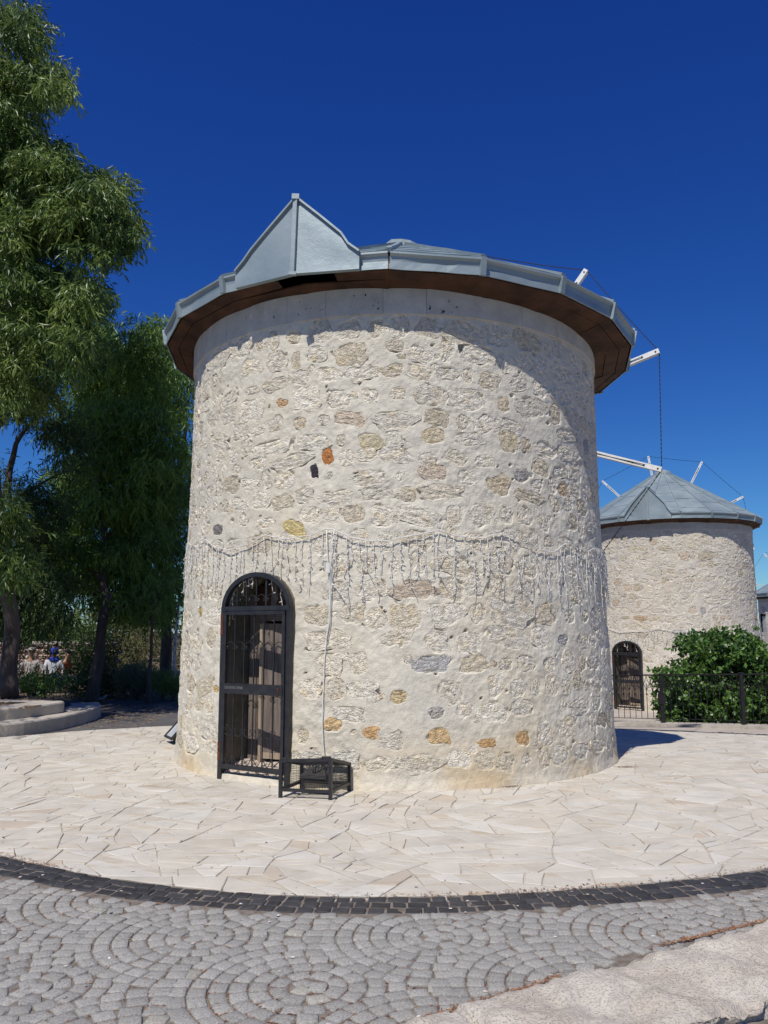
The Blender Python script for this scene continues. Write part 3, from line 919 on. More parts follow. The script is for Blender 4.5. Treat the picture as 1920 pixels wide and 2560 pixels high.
# soft beige veins running through the slabs
for m_ in (M_FLAG, M_FLAG_T):
    N, L = m_.node_tree.nodes, m_.node_tree.links
    P = N['Principled BSDF']; old = P.inputs['Base Color'].links[0].from_socket
    g = N.new('ShaderNodeNewGeometry'); mp = N.new('ShaderNodeMapping'); mp.inputs['Rotation'].default_value = (0, 0, .5)
    mp.inputs['Scale'].default_value = (1.1, 5.5, 1); L.new(g.outputs['Position'], mp.inputs['Vector'])
    t = N.new('ShaderNodeTexNoise'); t.inputs['Scale'].default_value = 1.6; t.inputs['Detail'].default_value = 4; t.inputs['Distortion'].default_value = 1.2
    oi = N.new('ShaderNodeObjectInfo'); ad = N.new('ShaderNodeVectorMath'); ad.operation = 'ADD'; L.new(mp.outputs['Vector'], ad.inputs[0])
    sc_ = N.new('ShaderNodeMath'); sc_.operation = 'MULTIPLY'; sc_.inputs[1].default_value = 40; L.new(oi.outputs['Random'], sc_.inputs[0]); L.new(sc_.outputs[0], ad.inputs[1])
    L.new(ad.outputs['Vector'], t.inputs['Vector'])
    mr = N.new('ShaderNodeMapRange'); mr.inputs['From Min'].default_value = .56; mr.inputs['From Max'].default_value = .72
    L.new(t.outputs['Fac'], mr.inputs['Value'])
    mx = N.new('ShaderNodeMix'); mx.data_type = 'RGBA'; mx.blend_type = 'MULTIPLY'; mx.inputs['B'].default_value = (.87, .79, .67, 1)
    L.new(mr.outputs['Result'], mx.inputs['Factor']); L.new(old, mx.inputs['A']); L.new(mx.outputs['Result'], P.inputs['Base Color'])

M_COB = material('grey_granite', src='object', nscale=110, var=.42, rough=.9, bump=.004, bscale=140, bump2=.005, bscale2=22)
M_COB_T = material('grey_granite_small', src='tint', nscale=110, var=.42, rough=.9, bump=.004, bscale=140, bump2=.005, bscale2=22)
M_BASALT = material('dark_basalt', src='object', nscale=25, var=.25, rough=.6, bump=.003, bscale=90)
M_BED = material('pale_joint_mortar', (.53, .485, .41), (.44, .39, .32), 7, .95, bump=.006, bscale=60)
M_JOINT = material('joint_dirt', (.25, .225, .195), (.15, .115, .085), 18, .95, bump=.01, bscale=50)


def clip_poly(P, nx, ny, c, keep_le=True):
    """part of polygon P with nx*x+ny*y <= c"""
    out = []
    for i in range(len(P)):
        a, b = P[i], P[(i + 1) % len(P)]
        da, db = nx * a[0] + ny * a[1] - c, nx * b[0] + ny * b[1] - c
        if da <= 0: out.append(a)
        if (da < 0 < db) or (db < 0 < da):
            t = da / (da - db); out.append((a[0] + (b[0] - a[0]) * t, a[1] + (b[1] - a[1]) * t))
    return out


def poly_area(P):
    return abs(sum(P[i][0] * P[(i + 1) % len(P)][1] - P[(i + 1) % len(P)][0] * P[i][1] for i in range(len(P)))) / 2


def inset(P, g):
    n = len(P); A = sum(P[i][0] * P[(i + 1) % n][1] - P[(i + 1) % n][0] * P[i][1] for i in range(n))
    if A < 0: P = P[::-1]
    Q = P
    for i in range(n):
        a, b = P[i], P[(i + 1) % n]; dx, dy = b[0] - a[0], b[1] - a[1]; l = math.hypot(dx, dy)
        if l < 1e-6: continue
        nx, ny = dy / l, -dx / l
        Q = clip_poly(Q, nx, ny, nx * a[0] + ny * a[1] - g)
        if len(Q) < 3: return []
    return Q


def slab_geo(P, r, top, thick=.02, bev=.004, wob=.01, seg=.12, gz=None):
    """irregular slab with worn rim; world coordinates about its own centre; returns centre, V, F lists"""
    cx = sum(p[0] for p in P) / len(P); cy = sum(p[1] for p in P) / len(P)
    Q = []
    for i in range(len(P)):
        a, b = P[i], P[(i + 1) % len(P)]; l = math.hypot(b[0] - a[0], b[1] - a[1])
        n = max(1, min(5, int(l / seg)))
        for k in range(n):
            t = k / n; x = a[0] + (b[0] - a[0]) * t; y = a[1] + (b[1] - a[1]) * t
            if k == 0: x += (cx - x) * .02; y += (cy - y) * .02
            w = wob * mn.noise(Vector((x * 9, y * 9, 2.5))); ln = max(l, 1e-6)
            x += -(b[1] - a[1]) / ln * w; y += (b[0] - a[0]) / ln * w
            Q.append((x - cx, y - cy))
    n = len(Q); V = []; F = []
    tx, ty = r.uniform(-.004, .004), r.uniform(-.004, .004)
    zt = lambda x, y: float(top + tx * x + ty * y)
    for (x, y) in Q: V.append((x * 1.0, y * 1.0, zt(x, y) - thick))
    for (x, y) in Q: V.append((x, y, zt(x, y) - bev))
    for (x, y) in Q:
        l = math.hypot(x, y) + 1e-6; s = max(.3, (l - bev * 1.8) / l); V.append((x * s, y * s, zt(x, y)))
    V.append((0, 0, zt(0, 0) + .001))
    for i in range(n):
        j = (i + 1) % n
        F += [(i, j, n + j, n + i), (n + i, n + j, 2 * n + j, 2 * n + i), (2 * n + i, 2 * n + j, 3 * n)]
    return (cx, cy), V, F


# ---- crazy paving: the circle is cracked again and again into long slabs
def crack(P, r, out, target):
    A = poly_area(P)
    cx = sum(p[0] for p in P) / len(P); cy = sum(p[1] for p in P) / len(P)
    far_ = math.hypot(cx, cy)
    tg = target * (1 if r.random() < .75 else .45)
    if A < tg * r.uniform(.7, 1.9) or A < .006:
        out.append(P); return
    best = None                                                  # longest direction
    xx = sum((p[0] - cx) ** 2 for p in P); yy = sum((p[1] - cy) ** 2 for p in P); xy = sum((p[0] - cx) * (p[1] - cy) for p in P)
    ang = .5 * math.atan2(2 * xy, xx - yy)
    el = math.sqrt((xx + yy + math.hypot(xx - yy, 2 * xy)) / max(1e-9, xx + yy - math.hypot(xx - yy, 2 * xy)))
    if el > 2.3 or r.random() < .52: na = ang + r.gauss(0, .38)    # cut across the long way
    else: na = ang + math.pi / 2 + r.gauss(0, .22)
    nx, ny = math.cos(na), math.sin(na)
    pr = [nx * p[0] + ny * p[1] for p in P]; lo, hi = min(pr), max(pr)
    c = lo + (hi - lo) * r.uniform(.33, .67)
    for sgn in (1, -1):
        Q = clip_poly(P, nx * sgn, ny * sgn, c * sgn)
        if len(Q) >= 3: crack(Q, r, out, target)


r_ = random.Random(5)
disc = []
for a in range(120):
    c_, s_ = math.cos(a * math.pi / 60), math.sin(a * math.pi / 60); k_ = float(kf(PX + c_, PY + s_)); disc.append((PX + PR * k_ * c_, PY + PR * k_ * s_))
# plaza boundary behind on the left, where the asphalt starts
for (x0, y0, x1, y1) in ((-5.9, 12.95, -4.9, 13.75), (-4.9, 13.75, -3.6, 14.5), (-3.6, 14.5, -1.2, 15.4)):
    dx, dy = x1 - x0, y1 - y0; l = math.hypot(dx, dy); nx, ny = -dy / l, dx / l
    disc = clip_poly(disc, nx, ny, nx * x0 + ny * y0)
slabs = []
seeds = []
while len(seeds) < 170:
    x, y = PX + r_.uniform(-7, 7), PY + r_.uniform(-7, 7)
    if math.hypot(x - PX, y - PY) < 7.1 and all((x - a) ** 2 + (y - b) ** 2 > .36 for a, b in seeds): seeds.append((x, y))
for (x, y) in seeds:
    P = disc
    for (a, b) in seeds:
        if (a, b) == (x, y) or (a - x) ** 2 + (b - y) ** 2 > 14: continue
        P = clip_poly(P, a - x, b - y, (a * a + b * b - x * x - y * y) / 2)
        if len(P) < 3: break
    if len(P) >= 3: crack(P, r_, slabs, .06)


def warp(p):
    x, y = p; k = .34 * min(1, max(0, (PR - .1 - math.hypot(x - PX, y - PY) / float(kf(x, y))) / .8)) * min(1, max(0, (14.5 - y) / 1.5))
    return (x + k * mn.noise(Vector((x * .75, y * .75, 1.1))), y + k * mn.noise(Vector((x * .75 + 9, y * .75, 5.3))))


slabs = [[warp(p) for p in P] for P in slabs]
paving = grid_sheet('plaza_paving', np.linspace(PX - 6.7, PX + 6.7, 90), np.linspace(PY - 6.7, PY + 6.7, 90), -.010, M_BED,
                    mask=lambda x, y: (prad(x, y) < PR + .0) & (y < 15.3 + .57 * (x + 1.2) + 4 * (x > 0)))
SL = []
for P in slabs:
    cx = sum(p[0] for p in P) / len(P); cy = sum(p[1] for p in P) / len(P)
    if math.hypot(cx - TX, cy - TY) < 2.55: continue
    Q = inset(P, r_.uniform(.001, .0042))
    if len(Q) < 3 or poly_area(Q) < .0015: continue
    u = abs(cx) / max(cy, .1)
    s_px = poly_area(Q) / cy ** 3 * (1 if u < .50 and not (cy > TY and abs(cx - TX * cy / TY) < 2.6) else .0001)
    SL.append((s_px, Q))
SL.sort(key=lambda q: -q[0])


def flag_colour(r):
    p = r.random()
    c = (.545, .503, .422) if p < .70 else (.572, .54, .468) if p < .88 else (.525, .476, .39) if p < .97 else (.49, .42, .33)
    k = r.uniform(.93, 1.05)
    return tuple(x * k for x in c)


JV, JC, JF = [], [], {3: [], 4: []}; nb_ = 0
for k, (s_, Q) in enumerate(SL):
    c0, V, F = slab_geo(Q, r_, r_.uniform(-.002, .0025)); gz = float(ground(c0[0], c0[1])); colr = flag_colour(r_)
    if k < 300:
        me = bpy.data.meshes.new('paving_slab'); me.from_pydata(V, [], F); me.materials.append(M_FLAG)
        link('paving_slab', me, paving, (c0[0], c0[1], gz), None, colr)
    else:
        V = np.array(V); V[:, 2] += ground(V[:, 0] + c0[0], V[:, 1] + c0[1]); V[:, 0] += c0[0]; V[:, 1] += c0[1]
        JV.append(V); JC.append(np.tile(colr, (len(V), 1)))
        for f in F: JF[len(f)].append(tuple(i + nb_ for i in f))
        nb_ += len(V)
o = link('small_paving_slabs', np_mesh('small_paving_slabs', np.concatenate(JV), [np.array(JF[3]), np.array(JF[4])], M_FLAG_T, False, {'tint': np.concatenate(JC)}), paving)
o['kind'] = 'stuff'


# ---- cobbles
def cobble_shape(seed, n=5):
    """unit cobble, about 1 x 1 wide, top at 0"""
    r = random.Random(seed); V = []; F = []
    co = [(-.5 + r.uniform(0, .06), -.5 + r.uniform(0, .06)), (.5 - r.uniform(0, .06), -.5 + r.uniform(0, .06)), (.5 - r.uniform(0, .06), .5 - r.uniform(0, .06)), (-.5 + r.uniform(0, .06), .5 - r.uniform(0, .06))]
    for j in range(n + 1):
        for i in range(n + 1):
            gr = (0, .05, .34, .66, .95, 1) if n == 5 else (0, .5, 1)
            u, v = gr[i], gr[j]
            e = .02
            uu = e * .6 + (1 - 1.2 * e) * u; vv = e * .6 + (1 - 1.2 * e) * v
            if i in (0, n) and j in (0, n): uu = .5 + (uu - .5) * .94; vv = .5 + (vv - .5) * .94
            x = (co[0][0] * (1 - uu) + co[1][0] * uu) * (1 - vv) + (co[3][0] * (1 - uu) + co[2][0] * uu) * vv
            y = (co[0][1] * (1 - uu) + co[1][1] * uu) * (1 - vv) + (co[3][1] * (1 - uu) + co[2][1] * uu) * vv
            edge = max(abs(u - .5), abs(v - .5)) * 2
            z = -.045 * (edge > .99) + .035 * mn.noise(Vector((x * 2.4 + seed, y * 2.4, seed * 1.7)))
            V.append((x * (1 + .05 * mn.noise(Vector((seed, i, j)))), y, z))
    N_ = n + 1
    for j in range(n):
        for i in range(n): a = j * N_ + i; F.append((a, a + 1, a + N_ + 1, a + N_))
    rim = [i for i in range(N_)] + [N_ * (j + 1) + n for j in range(n)] + [N_ * n + (n - 1 - i) for i in range(n)] + [N_ * (n - 1 - j) for j in range(n - 1)]
    b = len(V)
    for i in rim: x, y, z = V[i]; V.append((x * 1.03, y * 1.03, -.45))
    m = len(rim)
    for i in range(m): F.append((rim[(i + 1) % m], rim[i], b + i, b + (i + 1) % m))
    return np.array(V, float), np.array(F)


COB = [cobble_shape(s) for s in range(14)]
COB_LO = [cobble_shape(s, 2) for s in range(8)]
COB_ME = [np_mesh('cobble', V, F, M_COB, True) for V, F in COB]
BAS_ME = [np_mesh('kerb_cobble', V, F, M_BASALT, True) for V, F in COB]
R0 = PR + .015; ROWS = [(R0 + .0475, .092), (R0 + .1425, .092), (R0 + .2375, .092)]
R_OUT = R0 + .29
street = grid_sheet('street_paving', np.linspace(-9, 9, 120), np.concatenate([np.linspace(-2, 2.4, 8), np.linspace(2.5, 12, 90)]), -.009, M_JOINT,
                    mask=lambda x, y: (prad(x, y) > PR - .05) & (y < 12), extra=lambda X, Y: .006 * fbm(X * 12, Y * 12, 4, 2))
border = empty('paving_border', (0, 0, 0)); border['kind'] = 'structure'
# dark band, three rows, also running round the back on the right
items = []
for ri, (rad, dep) in enumerate(ROWS):
    a = -178 * D2R + ri * .004
    while a < 55 * D2R:
        w = r_.uniform(.085, .135)
        x, y = PX + rad * math.cos(a + w / 2 / rad), PY + rad * math.sin(a + w / 2 / rad); kk = float(kf(x, y)); x = PX + (x - PX) * kk; y = PY + (y - PY) * kk
        items.append((x, y, a + w / 2 / rad + math.pi / 2, w - .004, dep - .003)); a += w / rad
vis = lambda x, y: (1 / max(y, .5)) * (1 if abs(x) / max(y, .1) < .50 else .01)
items.sort(key=lambda q: -vis(q[0], q[1]))
JV, JF, JC = [], [], []; nb_ = 0
for k, (x, y, an, w, d) in enumerate(items):
    z = float(ground(x, y)) + r_.uniform(-.006, .003) - .001; v = r_.uniform(.75, 1.3); cc = (.042 * v, .041 * v, .043 * v)
    if k < 290:
        o = link('kerb_cobble', BAS_ME[r_.randrange(14)], border, (x, y, z), (r_.uniform(-.03, .03), r_.uniform(-.03, .03), an), cc); o.scale = (w, d, .09)
    else:
        V, F = COB_LO[r_.randrange(8)]; V = V * np.array([w, d, .09]); c, s = math.cos(an), math.sin(an)
        V = np.stack([V[:, 0] * c - V[:, 1] * s + x, V[:, 0] * s + V[:, 1] * c + y, V[:, 2] + z], -1)
        JV.append(V); JF.append(F + nb_); JC.append(np.tile(cc, (len(V), 1))); nb_ += len(V)
M_BAS_T = material('dark_basalt_small', src='tint', nscale=25, var=.25, rough=.6, bump=.003, bscale=90)
o = link('small_kerb_cobbles', np_mesh('small_kerb_cobbles', np.concatenate(JV), np.concatenate(JF), M_BAS_T, True, {'tint': np.concatenate(JC)}), border); o['kind'] = 'stuff'

# grey granite in scallops
RF = .63
cens = []
for i in range(-12, 20):
    for j in range(-3, 8):
        cens.append((-.35 + i * RF * 1.0, 4.02 + (j - 1) * 2 * RF + (RF if i % 2 else 0)))
cens.sort(key=lambda c: -c[0])
kerb_line = [(-1.6, 2.6), (-.25, 3.38), (.12, 3.66), (.62, 3.96), (1.10, 4.32), (2.12, 4.84), (3.6, 5.55), (6, 6.8)]


def kerb_y(x):
    return float(np.interp(x, [p[0] for p in kerb_line], [p[1] for p in kerb_line]))


cob = []
for ci, (cx, cy) in enumerate(cens):
    nr = 7
    full = 2 * math.pi
    for q in range(nr):
        rad = (q + .5) * RF / nr; cnt = max(3, int(round(full * rad / .104)))
        for k in range(cnt):
            a = full * (k + .5 * (q % 2)) / cnt + r_.uniform(-.015, .015) / rad * .2
            x, y = cx + rad * math.cos(a), cy + rad * math.sin(a)
            if y < .6 or y > 10.5 or abs(x) > 7: continue
            if prad(x, y) < R_OUT + .03: continue
            if any(math.hypot(x - c2[0], y - c2[1]) < RF * .965 for c2 in cens[max(0, ci - 60):ci] if c2[0] > cx + .01): continue
            if y < kerb_y(x) - .02 and x > -1.6: continue
            w = full * rad / cnt
            cob.append((x, y, a + math.pi / 2, min(w, .15) * r_.uniform(.97, 1.05) - .003, RF / nr * r_.uniform(.98, 1.05) - .003))
cob.sort(key=lambda q: -(1 / max(q[1], .5) ** 2) * (1 if abs(q[0]) / max(q[1] - .2, .1) < .48 and q[1] > 3.4 else .02))
JV, JF, JC = [], [], []; nb_ = 0
for k, (x, y, an, w, d) in enumerate(cob):
    z = r_.uniform(-.003, .003); v = r_.uniform(.88, 1.12)
    cc = (.318 * v, .304 * v, .276 * v) if r_.random() < .985 else (.36 * v, .34 * v, .29 * v)
    if k < 300:
        o = link('cobble', COB_ME[r_.randrange(14)], street, (x, y, z), (r_.uniform(-.018, .018), r_.uniform(-.018, .018), an + r_.uniform(-.04, .04)), cc)
        o.scale = (w, d, .10)
    else:
        V, F = (COB if k < 900 else COB_LO)[r_.randrange(8)]; V = V * np.array([w, d, .10]); c, s = math.cos(an), math.sin(an)
        V = np.stack([V[:, 0] * c - V[:, 1] * s + x, V[:, 0] * s + V[:, 1] * c + y, V[:, 2] + z], -1)
        JV.append(V); JF.append(F + nb_); JC.append(np.tile(cc, (len(V), 1))); nb_ += len(V)
o = link('small_cobbles', np_mesh('small_cobbles', np.concatenate(JV), np.concatenate(JF), M_COB_T, True, {'tint': np.concatenate(JC)}), street); o['kind'] = 'stuff'

# ---- dry needles, leaf bits and white chips caught in the joints
def scatter(name, n, sampler, size, cols, mat, zoff=.0, flat=.25, el=4.0):
    pts = []
    while len(pts) < n:
        p = sampler()
        if p: pts.append(p)
    pts = np.array(pts); k = len(pts)
    a = RNG.uniform(0, 6.28, k); s = RNG.uniform(.5, 1.3, k) * size
    base = np.array([[-1, -1 / el, 0], [1, -1 / el, .12], [1.1, 1 / el, .0], [-.9, 1 / el, .2], [0, 0, .35]])
    V = np.zeros((k, 5, 3))
    for i, b in enumerate(base):
        jx = b[0] * RNG.uniform(.6, 1.2, k); jy = b[1] * RNG.uniform(.6, 1.4, k)
        V[:, i, 0] = pts[:, 0] + s * (jx * np.cos(a) - jy * np.sin(a)); V[:, i, 1] = pts[:, 1] + s * (jx * np.sin(a) + jy * np.cos(a))
        V[:, i, 2] = pts[:, 2] + zoff + s * b[2] * flat * 3 * RNG.uniform(.3, 1.2, k)
    F = np.array([[0, 1, 4], [1, 2, 4], [2, 3, 4], [3, 0, 4]])
    FF = (F[None] + (np.arange(k) * 5)[:, None, None]).reshape(-1, 3)
    c = np.array(cols)[RNG.integers(0, len(cols), k)] * RNG.uniform(.7, 1.2, (k, 1))
    o = link(name, np_mesh(name, V.reshape(-1, 3), FF, mat, False, {'tint': np.repeat(c, 5, 0)})); return o


M_LIT = material('dry_litter', src='tint', nscale=30, var=.2, rough=.9)
cobxy = np.array([(c[0], c[1]) for c in cob if c[1] < 8 and abs(c[0]) < 5])
cobw = np.array([(c[2], c[3], c[4]) for c in cob if c[1] < 8 and abs(c[0]) < 5])


def joint_pt():
    i = RNG.integers(0, len(cobxy)); x, y = cobxy[i]; an, w, d = cobw[i]
    if vn(np.array([x * 1.1]), np.array([y * 1.1]), 90)[0] < RNG.uniform(.2, .75): return None
    if RNG.random() < .75: lx, ly = RNG.uniform(-.5, .5) * w, (d / 2 + .005) * RNG.choice((-1, 1))
    else: lx, ly = (w / 2 + .004) * RNG.choice((-1, 1)), RNG.uniform(-.5, .5) * d
    return (x + lx * math.cos(an) - ly * math.sin(an), y + lx * math.sin(an) + ly * math.cos(an), -.0045)


rust = [(.22, .085, .04), (.30, .13, .06), (.16, .08, .05), (.33, .22, .12)]
o = scatter('leaf_litter', 12000, joint_pt, .0095, rust, M_LIT)
tag(o, 'rust brown needles and leaf bits caught in the joints of the grey cobbles', 'leaf litter', kind='stuff')


def edge_pt():
    if RNG.random() < .55:
        a = RNG.uniform(-155, -25) * D2R
        if vn(np.array([a * 9.]), np.array([3.]), 91)[0] < RNG.uniform(.35, .85): return None
        rr = (PR + abs(RNG.normal(0, .025)) * RNG.choice((-1, 1))) * float(kf(PX + math.cos(a), PY + math.sin(a))); return (PX + rr * math.cos(a), PY + rr * math.sin(a), .001)
    x = RNG.uniform(-.3, 3); y = kerb_y(x) + abs(RNG.normal(0, .02)) + .0
    if vn(np.array([x * 3.]), np.array([3.]), 92)[0] < RNG.uniform(.3, .8): return None
    return (x, y, .002)


o = scatter('dry_leaves', 2600, edge_pt, .009, rust, M_LIT, zoff=.004)
tag(o, 'drift of dry brown leaves along the dark cobble band and stone kerb', 'leaf litter', kind='stuff')


def any_pt():
    x, y = RNG.uniform(-4, 4.5), RNG.uniform(3.2, 9)
    if abs(x) / y > .55 or (y < kerb_y(x) and x > -1.6): return None
    return (x, y, .004)


g1, g2 = at_z(1265, 1966), at_z(1565, 1917)


def pile_pt():
    c = g1 if RNG.random() < .6 else g2
    return (c.x + RNG.normal(0, .07), c.y + RNG.normal(0, .03), .004)


o = scatter('dirt_patch', 700, pile_pt, .008, [(.20, .13, .08), (.27, .19, .13), (.12, .08, .06)], M_LIT)
tag(o, 'small patches of brown dirt lying on the pale paving by the wall foot', 'dirt', kind='stuff')
o = scatter('stone_chips', 420, any_pt, .009, [(.7, .68, .62), (.6, .55, .48), (.3, .28, .26)], M_LIT, el=1.3)
tag(o, 'small white stone chips strewn over the paving and cobbles', 'gravel', kind='stuff')

# ---- rough pale stone kerb in the near right corner
M_ROUGH = material('rough_pale_stone', (.68, .625, .53), (.56, .49, .40), 4, .97, bump=.010, bscale=110, bump2=.008, bscale2=22, pits=.005, pscale=80)
kerb = empty('stone_kerb', (0, 0, 0)); tag(kerb, 'low rough pale stone kerb in the near right corner', 'kerb')


def kerb_block(A, B, wid, h0, h1, seed, nx=70, ny=44):
    A, B = Vector((*A, 0)), Vector((*B, 0)); d = B - A; n = Vector((d.y, -d.x, 0)).normalized()
    if n.y > 0: n = -n
    L_ = d.length; V = []
    for j in range(ny + 1):
        for i in range(nx + 1):
            u, v = i / nx, j / ny
            # profile over the width: up, across the top, down the near side
            if v < .14: w = 0 - .0; h = v / .14
            elif v < .72: w = (v - .14) / .58; h = 1
            else: w = 1; h = 1 - (v - .72) / .28 * 1.15
            e = min(u, 1 - u) * L_
            rnd = max(0, 1 - e / .04) ** 2
            hh = (h0 + (h1 - h0) * u)
            p = A + d * u + n * (w * wid)
            nz = .05 * mn.noise(Vector((p.x * 3, p.y * 3, seed))) + .022 * mn.noise(Vector((p.x * 11, p.y * 11, h * 3))) + .010 * mn.noise(Vector((p.x * 28, p.y * 28, h * 9)))
            out = .05 * mn.noise(Vector((p.x * 4.5, h * 2, seed + 5))) + .02 * mn.noise(Vector((p.x * 15, h * 7, seed + 9)))
            side = 1 if v >= .72 else (-1 if v < .14 else 0)
            edge = .035 * math.exp(-((v - .14) / .035) ** 2) + .045 * math.exp(-((v - .72) / .035) ** 2)
            p = p + n * out * (side if side else (1 if w > .5 else -1) * abs(w - .5) * 2) 
            z = h * hh - .05 * (1 - h) + nz * (h > .3) - edge * .5 - rnd * .05 * h
            V.append((p.x, p.y, z))
    F = [(j * (nx + 1) + i, j * (nx + 1) + i + 1, (j + 1) * (nx + 1) + i + 1, (j + 1) * (nx + 1) + i) for j in range(ny) for i in range(nx)]
    F = [f[::-1] for f in F]
    # end faces
    me = bpy.data.meshes.new('kerb_stone'); me.from_pydata(V, [], F); me.materials.append(M_ROUGH)
    for p in me.polygons: p.use_smooth = True
    link('kerb_stone', me, kerb)


kerb_block((-.30, 3.36), (.30, 3.70), .62, .035, .045, 3, 40, 40)
kerb_block((.30, 3.72), (3.05, 5.20), .62, .055, .11, 8, 120, 48)
kerb_block((3.07, 5.22), (5.2, 6.3), .62, .10, .11, 12)
kerb_block((-1.7, 2.6), (-.33, 3.34), .6, .03, .03, 15, 40, 30)
# ------------------------------------------------------------------ the windmills
SPECIALS = [
    (-0.276, 3.48, 0.060, 0.090, (0.5, 0.22, 0.08), 0.1), (-0.330, 3.33, 0.045, 0.075, (0.05, 0.045, 0.055), 0.1),
    (-0.473, 4.14, 0.095, 0.050, (0.569, 0.378, 0.218), -0.2), (-0.409, 2.70, 0.160, 0.085, (0.6, 0.488, 0.234), -0.4),
    (-0.850, 2.78, 0.110, 0.060, (0.24, 0.215, 0.2), 0.0), (0.262, 4.69, 0.042, 0.055, (0.09, 0.1, 0.1), 0.2),
    (-0.236, 0.64, 0.108, 0.069, (0.6, 0.433, 0.234), 0.0), (-0.100, 0.57, 0.099, 0.056, (0.584, 0.378, 0.187), -0.1),
    (0.148, 0.53, 0.122, 0.080, (0.6, 0.433, 0.234), 0.0), (0.324, 0.44, 0.105, 0.040, (0.569, 0.371, 0.179), 0.0),
    (0.474, 0.47, 0.080, 0.080, (0.538, 0.355, 0.179), 0.0), (-0.794, 0.95, 0.065, 0.044, (0.561, 0.378, 0.179), 0.0),
    (-0.393, 3.89, 0.085, 0.068, (0.61, 0.518, 0.373), 0.2), (-0.104, 3.63, 0.135, 0.105, (0.614, 0.533, 0.364), 0.0),
    (-0.967, 1.83, 0.070, 0.043, (0.6, 0.488, 0.242), 0.0), (-0.011, 4.71, 0.105, 0.075, (0.577, 0.509, 0.401), 0.1),
    (0.410, 3.19, 0.150, 0.120, (0.605, 0.509, 0.354), 0.0), (0.462, 3.70, 0.130, 0.130, (0.601, 0.523, 0.364), 0.3),
    (0.526, 3.31, 0.110, 0.090, (0.382, 0.355, 0.324), 0.2), (0.141, 3.70, 0.120, 0.090, (0.614, 0.523, 0.364), 0.0),
    (0.441, 4.10, 0.095, 0.100, (0.605, 0.509, 0.364), 0.2), (0.005, 0.93, 0.100, 0.070, (0.584, 0.464, 0.273), 0.0)]
T1 = make_tower('windmill', 'largest and nearest round stone windmill with bent zinc roof and black barred doorway', TX, TY, 0, 2.80, 5.42, 5.33, 3.30, 7.30,
                0.0, -2.9 * D2R, 19, (-32.6 * D2R, .455, 2.20), (3.997, .427, -.036, 5.57, 3.422, 1.546), SPECIALS, seed=3, roof_shift=(.068, .155, -.025, -.018))
T2 = make_tower('windmill', 'smaller looking stone windmill beyond the black fence, leafy bush at its foot', 10.15, 29.6, -1.05, 2.86, 6.2, 6.18, 3.18, 8.35,
                -18.9 * D2R, -18.9 * D2R + 9 * D2R, 19, (-47.5 * D2R, .5, 2.25), (3.9, .318, .057, 6.156, 3.367, 2.339), [], grid=.032,
                n_parts=290, row=.26, colw=.36, seed=9, relief=1.5, stone_gain=.98, tint=(.62, .565, .475), dorm_h=1.12)
T3 = make_tower('windmill', 'distant windmill cut by the right edge of the photo, with a dark window', 24.35, 47.1, -2.6, 2.86, 6.0, 5.98, 3.2, 8.1,
                -29 * D2R, 0, 3, None, (3.9, .318, .057, 5.95, 3.367, 2.2), [], grid=.09, n_parts=60, row=.4, colw=.6, seed=12, relief=1.5,
                window=(-94 * D2R, .35, 4.5, .5))
# ------------------------------------------------------------------ lights hung round the near windmill
def on_cyl(u, v, cx, cy, R):
    d = ray(u, v); a = d.x ** 2 + d.y ** 2; b = -(d.x * cx + d.y * cy); c = cx * cx + cy * cy - R * R
    q = max(0, b * b - a * c); s = (-b - math.sqrt(q)) / a
    p = Vector((0, 0, CAM_H)) + d * s
    return math.atan2(p.x - cx, -(p.y - cy)), p.z


